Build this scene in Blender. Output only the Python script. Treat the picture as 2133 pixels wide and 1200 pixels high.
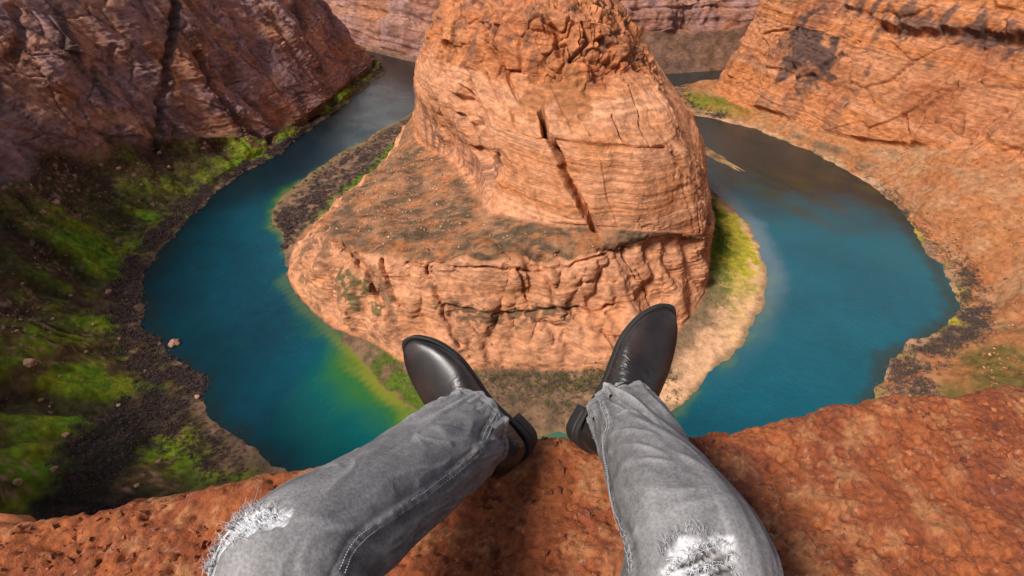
import bpy, math, random
import numpy as np
from mathutils import Vector

for o in list(bpy.data.objects):
    bpy.data.objects.remove(o)
S = bpy.context.scene
COL = S.collection
R = math.radians
rng = np.random.default_rng(7)
random.seed(7)

# ------------------------------------------------------------------ camera, sky, sun, exposure
PITCH = 38.0
FPX = 1184.0                       # focal length in pixels of a 2133 px wide frame
cam = bpy.data.cameras.new('camera')
cam.sensor_width = 36.0
cam.lens = 36.0 * FPX / 2133.0
cam.clip_start = 0.02
cam.clip_end = 9000
camo = bpy.data.objects.new('camera', cam)
COL.objects.link(camo)
camo.location = (0, 0, 0)
camo.rotation_euler = (R(90 - PITCH), 0, 0)
S.camera = camo

SUN_EL, SUN_AZ = 48.0, -130.0      # azimuth measured from +Y towards +X; the sun stands behind and to the left
sx = math.cos(R(SUN_EL)) * math.sin(R(SUN_AZ))
sy = math.cos(R(SUN_EL)) * math.cos(R(SUN_AZ))
sz = math.sin(R(SUN_EL))
W = bpy.data.worlds.new('World')
S.world = W
W.use_nodes = True
wn = W.node_tree
wn.nodes.clear()
wo = wn.nodes.new('ShaderNodeOutputWorld')
wb = wn.nodes.new('ShaderNodeBackground')
ws = wn.nodes.new('ShaderNodeTexSky')
ws.sky_type = 'NISHITA'
ws.sun_disc = False
ws.sun_elevation = R(SUN_EL)
ws.sun_rotation = R(SUN_AZ)
ws.altitude = 1300
ws.air_density = 1.0
ws.dust_density = 2.0
wb.inputs['Strength'].default_value = 0.075
# broken cloud over the whole sky
wt = wn.nodes.new('ShaderNodeTexCoord')
wsep = wn.nodes.new('ShaderNodeSeparateXYZ')
wn.links.new(wt.outputs['Generated'], wsep.inputs[0])
wadd = wn.nodes.new('ShaderNodeMath')
wadd.operation = 'ADD'
wadd.inputs[1].default_value = 0.25
wn.links.new(wsep.outputs['Z'], wadd.inputs[0])
wdiv = wn.nodes.new('ShaderNodeVectorMath')
wdiv.operation = 'DIVIDE'
woff = wn.nodes.new('ShaderNodeVectorMath')
woff.operation = 'ADD'
woff.inputs[1].default_value = (0.0, 0.0, 0.4)
wcmb = wn.nodes.new('ShaderNodeCombineXYZ')
for k in range(3):
    wn.links.new(wadd.outputs[0], wcmb.inputs[k])
wn.links.new(wt.outputs['Generated'], wdiv.inputs[0])
wn.links.new(wcmb.outputs[0], wdiv.inputs[1])
wnz = wn.nodes.new('ShaderNodeTexNoise')
wnz.inputs['Scale'].default_value = 1.2
wnz.inputs['Detail'].default_value = 6.0
wnz.inputs['Roughness'].default_value = 0.6
wn.links.new(wdiv.outputs[0], woff.inputs[0])
wn.links.new(woff.outputs[0], wnz.inputs['Vector'])
wcr = wn.nodes.new('ShaderNodeMapRange')
wcr.interpolation_type = 'SMOOTHSTEP'
wcr.inputs['From Min'].default_value = 0.47
wcr.inputs['From Max'].default_value = 0.66
wn.links.new(wnz.outputs['Fac'], wcr.inputs['Value'])
wmx = wn.nodes.new('ShaderNodeMix')
wmx.data_type = 'RGBA'
wn.links.new(wcr.outputs[0], wmx.inputs[0])
wn.links.new(ws.outputs[0], wmx.inputs[6])
wmx.inputs[7].default_value = (22.0, 21.5, 21.0, 1)
wn.links.new(wmx.outputs[2], wb.inputs[0])
wn.links.new(wb.outputs[0], wo.inputs[0])
sl = bpy.data.lights.new('sun', 'SUN')
sl.energy = 4.2
sl.angle = R(14.0)
sl.color = (1.0, 0.92, 0.85)
so = bpy.data.objects.new('sun', sl)
COL.objects.link(so)
so.rotation_euler = Vector((-sx, -sy, -sz)).to_track_quat('-Z', 'Y').to_euler()
S.view_settings.view_transform = 'Standard'
S.view_settings.look = 'None'
S.view_settings.gamma = 1
S.view_settings.exposure = 0.16

# ------------------------------------------------------------------ numpy helpers
F32 = np.float32
_T = np.random.default_rng(11).random((64, 64, 64)).astype(F32)
_J = np.random.default_rng(12).random((32, 32, 32, 4)).astype(F32)


def vnoise(p):
    """smooth value noise, p (N,3) -> (N,) in 0..1"""
    i = np.floor(p).astype(np.int32)
    f = (p - i).astype(F32)
    f = f * f * f * (f * (f * 6 - 15) + 10)
    x0, y0, z0 = (i[:, 0] & 63), (i[:, 1] & 63), (i[:, 2] & 63)
    x1, y1, z1 = (x0 + 1) & 63, (y0 + 1) & 63, (z0 + 1) & 63
    fx, fy, fz = f[:, 0], f[:, 1], f[:, 2]
    a = _T[x0, y0, z0] * (1 - fx) + _T[x1, y0, z0] * fx
    b = _T[x0, y1, z0] * (1 - fx) + _T[x1, y1, z0] * fx
    c = _T[x0, y0, z1] * (1 - fx) + _T[x1, y0, z1] * fx
    d = _T[x0, y1, z1] * (1 - fx) + _T[x1, y1, z1] * fx
    a = a * (1 - fy) + b * fy
    c = c * (1 - fy) + d * fy
    return a * (1 - fz) + c * fz


_ROT = np.array([[0.36, 0.48, -0.8], [-0.8, 0.6, 0.0], [0.48, 0.64, 0.6]], F32)


def fbm(p, octv=4, gain=0.5, lac=2.03):
    """-1..1 fractal noise"""
    p = p.astype(F32)
    s = np.zeros(len(p), F32)
    a, t = 1.0, 0.0
    for k in range(octv):
        s += a * (vnoise(p) * 2 - 1)
        t += a
        a *= gain
        p = (p @ _ROT.T) * lac + 17.3
    return s / t * 1.6


def ridged(p, octv=4, gain=0.5):
    p = p.astype(F32)
    s = np.zeros(len(p), F32)
    a, t = 1.0, 0.0
    for k in range(octv):
        s += a * (1 - np.abs(vnoise(p) * 2 - 1) * 2)
        t += a
        a *= gain
        p = (p @ _ROT.T) * 2.03 + 9.1
    return s / t


def worley(p):
    """returns F1, F2, random id of nearest cell"""
    p = p.astype(F32)
    i = np.floor(p).astype(np.int32)
    f1 = np.full(len(p), 9, F32)
    f2 = np.full(len(p), 9, F32)
    cid = np.zeros(len(p), F32)
    for dx in (-1, 0, 1):
        for dy in (-1, 0, 1):
            for dz in (-1, 0, 1):
                c = i + np.array([dx, dy, dz], np.int32)
                j = _J[c[:, 0] & 31, c[:, 1] & 31, c[:, 2] & 31]
                d = c + j[:, :3] - p
                d = np.sqrt((d * d).sum(1))
                m = d < f1
                f2 = np.where(m, f1, np.minimum(f2, d))
                cid = np.where(m, j[:, 3], cid)
                f1 = np.where(m, d, f1)
    return f1, f2, cid


_S = np.random.default_rng(21).random(4096).astype(F32)


def strata(z, h, seed, sharp=0.86):
    """beds of random hardness with crisp ledges between them"""
    t = z / h + 2000 + seed * 131.7
    k = np.floor(t).astype(np.int32)
    f = sstep(sharp, 1.0, t - k)
    return _S[k & 4095] * (1 - f) + _S[(k + 1) & 4095] * f


def sstep(a, b, x):
    t = np.clip((x - a) / (b - a), 0, 1)
    return t * t * (3 - 2 * t)


def bump(x, c, w):
    return np.exp(-((x - c) / w) ** 2)


def mix(a, b, t):
    t = np.asarray(t)[..., None]
    return a * (1 - t) + np.asarray(b, F32) * t


def gnormals(G):
    du = np.gradient(G, axis=0)
    dv = np.gradient(G, axis=1)
    n = np.cross(du, dv)
    n /= np.linalg.norm(n, axis=2, keepdims=True) + 1e-9
    return n


def blur2(A, k=2):
    for _ in range(k):
        B = A.copy()
        B[1:-1] = (A[:-2] + 2 * A[1:-1] + A[2:]) / 4
        C = B.copy()
        C[:, 1:-1] = (B[:, :-2] + 2 * B[:, 1:-1] + B[:, 2:]) / 4
        A = C
    return A


def seg_dist(P, line, near=None):
    """distance of points to a 3-D polyline, and position along it 0..1"""
    best = np.full(len(P), 1e9, F32)
    pos = np.zeros(len(P), F32)
    L = [np.asarray(q, F32) for q in line]
    n = len(L) - 1
    if near is not None:
        lo, hi = np.min(L, 0) - near, np.max(L, 0) + near
        m0 = np.where(((P > lo) & (P < hi)).all(1))[0]
        if len(m0):
            best[m0], pos[m0] = seg_dist(P[m0], line)
        return best, pos
    for k in range(n):
        a, b = L[k], L[k + 1]
        ab = b - a
        t = np.clip(((P - a) @ ab) / (ab @ ab + 1e-12), 0, 1)
        d = np.linalg.norm(P - (a + t[:, None] * ab), axis=1)
        m = d < best
        best = np.where(m, d, best)
        pos = np.where(m, (k + t) / n, pos)
    return best, pos


# ------------------------------------------------------------------ mesh helpers
def mesh_np(name, V, F, mat, parent=None, smooth=True, color=None, kind=None, attrs=None):
    me = bpy.data.meshes.new(name)
    V = np.ascontiguousarray(V, F32).reshape(-1, 3)
    F = np.ascontiguousarray(F, np.int32)
    k = F.shape[1]
    me.vertices.add(len(V))
    me.vertices.foreach_set('co', V.ravel())
    me.loops.add(F.size)
    me.loops.foreach_set('vertex_index', F.ravel())
    me.polygons.add(len(F))
    me.polygons.foreach_set('loop_start', np.arange(0, F.size, k, dtype=np.int32))
    me.polygons.foreach_set('loop_total', np.full(len(F), k, np.int32))
    me.polygons.foreach_set('use_smooth', np.full(len(F), smooth, bool))
    me.update(calc_edges=True)
    if color is not None:
        a = me.color_attributes.new('tint', 'FLOAT_COLOR', 'POINT')
        c = np.ones((len(V), 4), F32)
        c[:, :3] = np.clip(np.asarray(color).reshape(-1, 3), 0.002, 1)
        a.data.foreach_set('color', c.ravel())
    if attrs:
        for nme, val in attrs.items():
            a = me.attributes.new(nme, 'FLOAT', 'POINT')
            a.data.foreach_set('value', np.ascontiguousarray(val, F32).ravel())
    me.materials.append(mat)
    o = bpy.data.objects.new(name, me)
    COL.objects.link(o)
    if parent:
        o.parent = parent
    if kind:
        o['kind'] = kind
    return o


def grid_faces(nu, nv, wrap_u=False, wrap_v=False, flip=False):
    iu = np.arange(nu if wrap_u else nu - 1)
    iv = np.arange(nv if wrap_v else nv - 1)
    A, B = np.meshgrid(iu, iv, indexing='ij')
    A2, B2 = (A + 1) % nu, (B + 1) % nv
    f = np.stack([A * nv + B, A2 * nv + B, A2 * nv + B2, A * nv + B2], -1).reshape(-1, 4)
    return f[:, ::-1] if flip else f


def tag(o, label=None, cat=None, group=None, kind=None):
    if label: o['label'] = label
    if cat: o['category'] = cat
    if group: o['group'] = group
    if kind: o['kind'] = kind
    return o


def at(u, v, z):
    """world point at height z on the sight line through reference pixel (u, v)"""
    c, s = math.cos(R(PITCH)), math.sin(R(PITCH))
    a, b = (u - 1066.5) / FPX, (600 - v) / FPX
    d = (a, c + b * s, -s + b * c)
    t = z / d[2]
    return np.array([d[0] * t, d[1] * t, z], F32)


def px(P):
    """reference pixel and depth of world points"""
    c, s = math.cos(R(PITCH)), math.sin(R(PITCH))
    dep = P[..., 1] * c - P[..., 2] * s
    up = P[..., 1] * s + P[..., 2] * c
    return 1066.5 + FPX * P[..., 0] / dep, 600 - FPX * up / dep, dep


def pick(P, u, v):
    """the surface point seen at reference pixel (u, v)"""
    a, b, dep = px(P)
    d = np.hypot(a - u, b - v)
    m = np.where((d < d.min() + 4) & (dep > 0))[0]
    return P[m[np.argmin(dep[m])]]


def loft(net, nseg_s, nseg_l):
    """net (S, L, 3) control points -> dense grid; smooth along stations, crisp along levels.
    Also returns the station and level coordinate of every grid point."""
    net = np.asarray(net, F32)
    ns, nl = net.shape[:2]
    us = np.concatenate([np.linspace(k, k + 1, n, endpoint=False) for k, n in enumerate(nseg_s)] + [[ns - 1]])
    ls = np.concatenate([np.linspace(k, k + 1, n, endpoint=False) for k, n in enumerate(nseg_l)] + [[nl - 1]])
    k = np.minimum(us.astype(int), ns - 2)
    t = (us - k)[:, None, None].astype(F32)
    p0, p1, p2, p3 = net[np.maximum(k - 1, 0)], net[k], net[k + 1], net[np.minimum(k + 2, ns - 1)]
    m1, m2 = (p2 - p0) * 0.42, (p3 - p1) * 0.42
    A = (2 * t ** 3 - 3 * t ** 2 + 1) * p1 + (t ** 3 - 2 * t ** 2 + t) * m1 + (-2 * t ** 3 + 3 * t ** 2) * p2 + (t ** 3 - t ** 2) * m2
    k = np.minimum(ls.astype(int), nl - 2)
    t = (ls - k)[None, :, None].astype(F32)
    q0, q1, q2, q3 = A[:, np.maximum(k - 1, 0)], A[:, k], A[:, k + 1], A[:, np.minimum(k + 2, nl - 1)]
    m1, m2 = (q2 - q0) * 0.2, (q3 - q1) * 0.2
    G = (2 * t ** 3 - 3 * t ** 2 + 1) * q1 + (t ** 3 - 2 * t ** 2 + t) * m1 + (-2 * t ** 3 + 3 * t ** 2) * q2 + (t ** 3 - t ** 2) * m2
    Us, Ls = np.meshgrid(us.astype(F32), ls.astype(F32), indexing='ij')
    return G.astype(F32), Us, Ls


# ------------------------------------------------------------------ materials
def newmat(name):
    m = bpy.data.materials.new(name)
    m.use_nodes = True
    nt = m.node_tree
    b = nt.nodes['Principled BSDF']
    return m, nt, b


def nd(nt, t, **kw):
    n = nt.nodes.new(t)
    for k, v in kw.items():
        if k in n.inputs.keys():
            n.inputs[k].default_value = v
        else:
            setattr(n, k, v)
    return n


def tint_mat(name, rough, s1, s2, bstr, bdist, spec=0.25, var=0.35, detail=6.0, zs=1.0):
    """colour from the vertex attribute with object-space grain, speckle and relief on top"""
    m, nt, b = newmat(name)
    L = nt.links.new
    at_ = nd(nt, 'ShaderNodeAttribute', attribute_name='tint')
    geo = nd(nt, 'ShaderNodeTexCoord')
    n1 = nd(nt, 'ShaderNodeTexNoise', Scale=s1, Detail=detail, Roughness=0.62)
    n2 = nd(nt, 'ShaderNodeTexNoise', Scale=s2, Detail=detail, Roughness=0.7)
    mp = nd(nt, 'ShaderNodeMapping')
    mp.inputs['Scale'].default_value = (1, 1, zs)
    mp.inputs['Rotation'].default_value = (0.05 if zs > 1 else 0, 0.06 if zs > 1 else 0, 0)
    L(geo.outputs['Object'], mp.inputs['Vector'])
    L(mp.outputs[0], n1.inputs['Vector'])
    L(mp.outputs[0], n2.inputs['Vector'])
    mr = nd(nt, 'ShaderNodeMapRange')
    mr.inputs['From Min'].default_value = 0.3
    mr.inputs['From Max'].default_value = 0.7
    mr.inputs['To Min'].default_value = 1 - var
    mr.inputs['To Max'].default_value = 1 + var
    L(n1.outputs['Fac'], mr.inputs['Value'])
    mx = nd(nt, 'ShaderNodeMix', data_type='RGBA', blend_type='MULTIPLY')
    mx.inputs[0].default_value = 1
    L(at_.outputs['Color'], mx.inputs[6])
    L(mr.outputs[0], mx.inputs[7])
    L(mx.outputs[2], b.inputs['Base Color'])
    ad = nd(nt, 'ShaderNodeMath', operation='ADD')
    L(n1.outputs['Fac'], ad.inputs[0])
    L(n2.outputs['Fac'], ad.inputs[1])
    bp = nd(nt, 'ShaderNodeBump', Strength=bstr, Distance=bdist)
    L(ad.outputs[0], bp.inputs['Height'])
    L(bp.outputs[0], b.inputs['Normal'])
    b.inputs['Roughness'].default_value = rough
    b.inputs['Specular IOR Level'].default_value = spec
    return m


M_rock = tint_mat('sandstone', 0.92, 0.16, 0.6, 0.9, 1.1, spec=0.12, var=0.4, zs=2.0, detail=12.0)
def add_bedding(m):
    """thin continuous beds; only where the surface is bare cliff (attribute 'bare')"""
    nt = m.node_tree
    b = nt.nodes['Principled BSDF']
    tc = nd(nt, 'ShaderNodeTexCoord')
    mp = nd(nt, 'ShaderNodeMapping')
    mp.inputs['Scale'].default_value = (0.012, 0.012, 0.55)
    mp.inputs['Rotation'].default_value = (0.05, 0.07, 0)
    nz = nd(nt, 'ShaderNodeTexNoise', Scale=1.0, Detail=5.0, Roughness=0.7, Distortion=0.25)
    nt.links.new(tc.outputs['Object'], mp.inputs['Vector'])
    nt.links.new(mp.outputs[0], nz.inputs['Vector'])
    ba = nd(nt, 'ShaderNodeAttribute', attribute_name='bare')
    mr = nd(nt, 'ShaderNodeMapRange')
    mr.inputs['From Min'].default_value = 0.38
    mr.inputs['From Max'].default_value = 0.62
    mr.inputs['To Min'].default_value = 0.80
    mr.inputs['To Max'].default_value = 1.12
    nt.links.new(nz.outputs['Fac'], mr.inputs['Value'])
    mxf = nd(nt, 'ShaderNodeMix', data_type='FLOAT')
    mxf.inputs[2].default_value = 1.0
    nt.links.new(ba.outputs['Fac'], mxf.inputs[0])
    nt.links.new(mr.outputs[0], mxf.inputs[3])
    mx = nd(nt, 'ShaderNodeMix', data_type='RGBA', blend_type='MULTIPLY')
    mx.inputs[0].default_value = 1
    oldc = b.inputs['Base Color'].links[0].from_socket
    nt.links.new(oldc, mx.inputs[6])
    nt.links.new(mxf.outputs[0], mx.inputs[7])
    nt.links.new(mx.outputs[2], b.inputs['Base Color'])
    ml = nd(nt, 'ShaderNodeMath', operation='MULTIPLY')
    nt.links.new(nz.outputs['Fac'], ml.inputs[0])
    nt.links.new(ba.outputs['Fac'], ml.inputs[1])
    bp = nd(nt, 'ShaderNodeBump', Strength=0.8, Distance=1.2)
    old = b.inputs['Normal'].links[0].from_node
    nt.links.new(ml.outputs[0], bp.inputs['Height'])
    nt.links.new(old.outputs[0], bp.inputs['Normal'])
    nt.links.new(bp.outputs[0], b.inputs['Normal'])


add_bedding(M_rock)
M_ledge = tint_mat('red_ledge_rock', 0.9, 90, 260, 0.8, 0.005, spec=0.2, var=0.35)
M_shrub = tint_mat('shrub_twigs', 0.9, 0.8, 2.0, 0.2, 0.2, spec=0.1, var=0.3, detail=2)
M_boulder = tint_mat('boulder_stone', 0.9, 0.8, 3.0, 0.7, 0.4, spec=0.15, var=0.25)

# rock palette (albedo, except the mauve)
ORANGE = np.array([0.57, 0.215, 0.08], F32)
PALE = np.array([0.68, 0.335, 0.185], F32)
RUST = np.array([0.38, 0.115, 0.038], F32)
BROWN = np.array([0.22, 0.11, 0.075], F32)
VARNISH = np.array([0.085, 0.055, 0.05], F32)
MAUVE_SHADE = np.array([0.34, 0.195, 0.18], F32)  # orange rock as it looks in shade, purple painted into the colour
SAND = np.array([0.62, 0.36, 0.20], F32)
GRASS = np.array([0.20, 0.22, 0.014], F32)
GREEN = np.array([0.11, 0.20, 0.012], F32)
OLIVE = np.array([0.11, 0.09, 0.022], F32)
SCRUB = np.array([0.115, 0.08, 0.05], F32)
TWIG = np.array([0.10, 0.065, 0.07], F32)

# ------------------------------------------------------------------ the canyon walls: one loft right round the bend
ZW = -300.0
# every station: shore, bank top, talus middle, cliff foot, lower cliff, upper cliff, rim, plateau behind
def stat(shore, foot, lean, rim, back=140, bank=(0.18, 5), mid=0.42, rimz=-40):
    s, f = np.array(shore, float), np.array(foot[:2], float)
    fz = foot[2]
    d = np.array(lean, float)
    d /= np.linalg.norm(d)
    b = s + (f - s) * bank[0]
    m = s + (f - s) * 0.55
    mz = ZW + bank[1] + (fz - ZW - bank[1]) * mid
    q = f + d * rim * 0.42
    q2 = f + d * rim * 0.62
    r = f + d * rim
    p = f + d * (rim + back)
    return [(s[0], s[1], ZW - 0.12), (b[0], b[1], ZW + bank[1]), (m[0], m[1], mz), (f[0], f[1], fz),
            (q[0], q[1], fz + (rimz - fz) * 0.42), (q2[0], q2[1], fz + (rimz - fz) * 0.62),
            (r[0], r[1], rimz), (p[0], p[1], rimz + 25)]


wall_net = [
    stat((650, 980), (655, 960, -285), (0.2, -1), 60, rimz=-60),
    stat((450, 960), (455, 935, -288), (0.5, -0.9), 60, rimz=-60),
    stat((285, 915), (306, 858, -288), (1, -0.15), 70, rimz=-60, bank=(0.3, 4)),
    stat((242, 872), (312, 815, -288), (1, 0.0), 75, rimz=-60, bank=(0.3, 4)),
    stat((243, 798), (325, 785, -287), (1, 0.35), 80, rimz=-55, bank=(0.3, 4)),
    stat((318, 734), (348, 752, -283), (0.9, 0.6), 85, rimz=-50),
    stat((373, 651), (395, 672, -280), (0.95, 0.45), 95, rimz=-50),
    stat((403, 570), (446, 612, -272), (1, 0.25), 100, rimz=-50),
    stat((395, 485), (468, 525, -236), (1, 0.15), 100, rimz=-50),
    stat((380, 404), (505, 430, -212), (1, 0), 90, rimz=-45, bank=(0.24, 6)),
    stat((364, 358), (500, 365, -210), (1, -0.1), 90, rimz=-40, bank=(0.24, 6)),
    stat((335, 329), (480, 300, -210), (1, -0.3), 90, rimz=-35, bank=(0.2, 6)),
    stat((280, 303), (450, 235, -212), (1, -0.5), 90, rimz=-30, bank=(0.2, 6)),
    stat((248, 260), (400, 150, -214), (0.9, -0.7), 90, rimz=-25, bank=(0.2, 6)),
    stat((225, 215), (330, 75, -215), (0.6, -0.9), 70, rimz=-12, bank=(0.15, 5)),
    stat((120, 178), (150, 60, -225), (0.2, -1), 62, rimz=-6, bank=(0.15, 5)),
    stat((0, 165), (0, 56, -228), (0, -1), 58, rimz=-5, bank=(0.15, 5)),
    stat((-90, 175), (-140, 55, -226), (-0.2, -1), 62, rimz=-8, bank=(0.15, 5)),
    stat((-143, 209), (-290, 70, -222), (-0.7, -0.8), 70, rimz=-20, bank=(0.16, 4)),
    stat((-204, 248), (-372, 165, -214), (-1, -0.5), 90, rimz=-35, bank=(0.2, 4)),
    stat((-219, 278), (-400, 240, -212), (-1, -0.2), 95, rimz=-40, bank=(0.2, 4)),
    stat((-266, 313), (-415, 310, -214), (-1, 0), 95, rimz=-45, bank=(0.22, 4)),
    stat((-319, 384), (-430, 405, -220), (-1, 0.1), 95, rimz=-45, bank=(0.2, 4)),
    stat((-329, 476), (-432, 500, -228), (-1, 0.3), 90, rimz=-50, bank=(0.2, 4)),
    stat((-317, 578), (-378, 585, -250), (-1, 0.25), 85, rimz=-65, bank=(0.24, 4)),
    stat((-285, 662), (-306, 680, -286), (-1, 0.15), 80, rimz=-112, bank=(0.3, 4)),
    stat((-254, 778), (-270, 788, -288), (-1, 0.1), 80, rimz=-135, bank=(0.3, 4)),
    stat((-231, 899), (-248, 905, -289), (-1, 0.2), 80, rimz=-150, bank=(0.3, 4)),
    stat((-218, 990), (-240, 998, -289), (-0.9, -0.3), 85, rimz=-160, bank=(0.3, 4)),
    stat((-300, 1060), (-300, 1045, -289), (-0.6, -0.9), 85, rimz=-165),
    stat((-500, 1130), (-495, 1110, -289), (-0.2, -1), 85, rimz=-165),
]
seg_s = [6, 14, 18, 22, 30, 46, 52, 58, 56, 36, 26, 20, 16, 8, 5, 5, 5, 10, 30, 36, 42, 56, 78, 84, 88, 80, 54, 30, 12, 6]
seg_l = [16, 44, 56, 96, 52, 50, 6]
G, Us, Ls = loft(wall_net, seg_s, seg_l)
nu, nv = G.shape[:2]
P = G.reshape(-1, 3)
U, Lv = Us.ravel(), Ls.ravel()
N0 = gnormals(G)
# make normals face the river (towards the axis of the bend)
cdir = np.stack([-P[:, 0], 450 - P[:, 1], 0 * P[:, 0] + 80], 1).reshape(G.shape)
flip = ((N0 * cdir).sum(2).mean() < 0)
Nrm = (-N0 if flip else N0).reshape(-1, 3)
hn = Nrm * np.array([1, 1, 0], F32)
hn /= np.linalg.norm(hn, axis=1, keepdims=True) + 1e-6
shn = (fbm(P * np.array([1, 1, 0], F32) / 26 + 5, 3) * 4.5 + fbm(P * np.array([1, 1, 0], F32) / 6 + 15, 3) * 1.6) * (1 - sstep(0.5, 1.2, Lv))
P = (P + hn * shn[:, None]).astype(F32)
leftside = sstep(15, 17, U)
cliff = sstep(2.75, 3.15, Lv + 0.25 * fbm(P / 40, 3))
talus = sstep(0.6, 1.4, Lv) * (1 - cliff)
edge_lock = sstep(0.0, 0.8, Lv)
# large buttresses and bays, joints leaning as in the left wall
big = fbm(P / np.array([90, 90, 220], F32), 3)
skew = np.stack([P[:, 0] * 0.5 + P[:, 1] * 0.8 + P[:, 2] * np.where(leftside > 0.5, 0.62, -0.25), P[:, 1] * 0.25, P[:, 2] * 0.12], 1)
but = ridged(skew / 34, 3)
D = cliff * (big * 16 + but * 9)
D += talus * (fbm(P / 70, 3) * 7 * edge_lock)
# gullies run down the talus
gq = np.stack([U * 2.3 + 0.12 * fbm(P / 25, 2), Lv * 0.18, U * 0], 1)
gl = ridged(gq, 2)
D -= talus * leftside * np.clip(gl, 0, 1) * 14 * sstep(1.0, 1.6, Lv) * (1 - sstep(2.6, 3.0, Lv))
P1 = P + Nrm * D[:, None]
# strata ledges: terraces of differing hardness
zz = P1[:, 2] + 5 * fbm(P1 / 70, 2) + 0.02 * P1[:, 0]
st = strata(zz, 14, 1) + 0.5 * strata(zz, 5.2, 2) + 0.25 * strata(zz, 2.4, 3) + 0.08
rough_zone = 0.55 + 0.45 * fbm(P / 120 + 5, 2)
D2 = cliff * (st - 0.95) * 3.0 * np.clip(rough_zone + 0.35, 0.2, 1.4)
w1, w2, wid = worley(np.stack([skew[:, 0] / 26, skew[:, 1] / 9, P1[:, 2] / 40], 1))
D2 += cliff * ((wid - 0.5) * 6.0 - 3.5 * (1 - sstep(0.0, 0.05, w2 - w1)))
wj = strata(skew[:, 0] / 16 + 0.5 * fbm(P / 40, 2), 1.0, 15, 0.92) - 0.5
wj2 = strata(skew[:, 0] / 6.5 + 0.6 * fbm(P / 18, 2), 1.0, 17, 0.9) - 0.5
D2 += cliff * (fbm(P1 / 14, 4) * 1.2 + wj * 7.0 * (0.7 + 0.3 * leftside) + wj2 * 2.4)
D2 += cliff * (ridged(P1 / np.array([7, 7, 5], F32), 3, 0.6) - 0.25) * 1.5
D2 += talus * (fbm(P1 / 12, 4) * 1.6) * edge_lock + (1 - cliff) * fbm(P1 / 5, 3) * 0.45 * edge_lock
P2 = P1 + Nrm * D2[:, None]
# hard-wired fractures of the left wall and ledge on the right wall
def dense(pts, step=12.0):
    out = [pts[0]]
    for (a, b), (c, d) in zip(pts, pts[1:]):
        n = max(1, int(math.hypot(c - a, d - b) / step))
        out += [(a + (c - a) * k / n, b + (d - b) * k / n) for k in range(1, n + 1)]
    return out


def crack_on(Pbase, Pcur, Nn, pts, w, depth, broken=False, ex=0.45):
    line = [pick(Pbase, a, b) for a, b in dense(pts)]
    d, _ = seg_dist(Pbase, line, near=w * 4)
    wob = 1 + 0.25 * np.sin(Pbase[:, 2] * 0.5 + Pbase[:, 0] * 0.4)
    nr = np.where(d < w * 3)[0]
    if len(nr):
        jag = np.stack([fbm(Pbase[nr] / 5 + k_, 3) for k_ in (1, 7, 13)], 1) * min(w, 3) * (0.5 if broken else 0.15)
        d = d.copy()
        d[nr] = seg_dist(Pbase[nr] + jag, line)[0]
    if broken:
        near = np.where(d < w * 2)[0]
        wb_ = np.ones(len(Pbase), F32)
        wb_[near] = np.clip(0.75 + 1.1 * fbm(Pbase[near] / 9 + depth, 2), 0.0, 1.5)
        wob = wob * wb_ + 1e-3
    return Pcur - Nn * (depth * np.clip(1 - d / (w * wob), 0, 1) ** (ex if depth < 15 else min(ex, 0.3)))[:, None]
for pts, w, dp in [
    ([(372, 0), (362, 80), (350, 160), (338, 240), (332, 300)], 5, 8),
    ([(240, 100), (238, 160), (285, 230), (330, 290)], 3, 4),
    ([(420, 110), (450, 180), (500, 250), (545, 285)], 6, 13),
    ([(500, 20), (520, 90), (560, 140), (590, 200)], 3, 4),
    ([(30, 20), (40, 90), (20, 130)], 5, 6),
    ([(190, 130), (200, 190), (230, 240)], 3, 4),
    ([(560, 30), (600, 100), (650, 170)], 4, 6),
    ([(610, 0), (650, 60), (690, 110)], 3, 4),
    ([(1655, 60), (1645, 120), (1650, 190)], 4, 6),
    ([(1840, 60), (1900, 78), (2010, 80), (2133, 92)], 7, 10),
    ([(1885, 250), (1905, 300), (1935, 235), (2000, 190)], 4, 5),
    ([(1760, 20), (1830, 50), (1840, 70)], 4, 5),
    ([(1990, 300), (2030, 250), (2070, 220)], 4, 4),
    ([(2090, 320), (2133, 270)], 4, 4),
]:
    P2 = crack_on(P, P2, Nrm, pts, w, dp * 1.4)
P2[:, 2] = np.where(Lv < 0.02, ZW - 1, P2[:, 2])
G2 = P2.reshape(G.shape)

# colour of the walls; the left one has its shade painted in as mauve
band = vnoise(np.stack([zz / 9, zz * 0, zz * 0 + 21], 1))
big2 = fbm(P1 / 55, 4)
colr = mix(np.tile(ORANGE, (len(P), 1)), PALE, np.clip(band * 0.9 + big2 * 0.4 - 0.15, 0, 1))
colr = mix(colr, RUST, np.clip(big2 * 0.7 + 0.25, 0, 0.75)) * 0.88
lm = mix(np.tile(MAUVE_SHADE, (len(P), 1)), ORANGE * 0.9, np.clip(fbm(P1 / 38 + 3, 4) * 1.0 - 0.05, 0, 0.7))
lm = mix(lm, BROWN, np.clip(fbm(P1 / np.array([20, 20, 60], F32) + 8, 4) * 0.9, 0, 0.8))
lm = mix(lm, PALE * 0.85, 0.6 * sstep(0.2, 0.6, fbm(P1 / 24 + 14, 4)))
colr = colr * (1 - leftside[:, None]) + lm * leftside[:, None]
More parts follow.
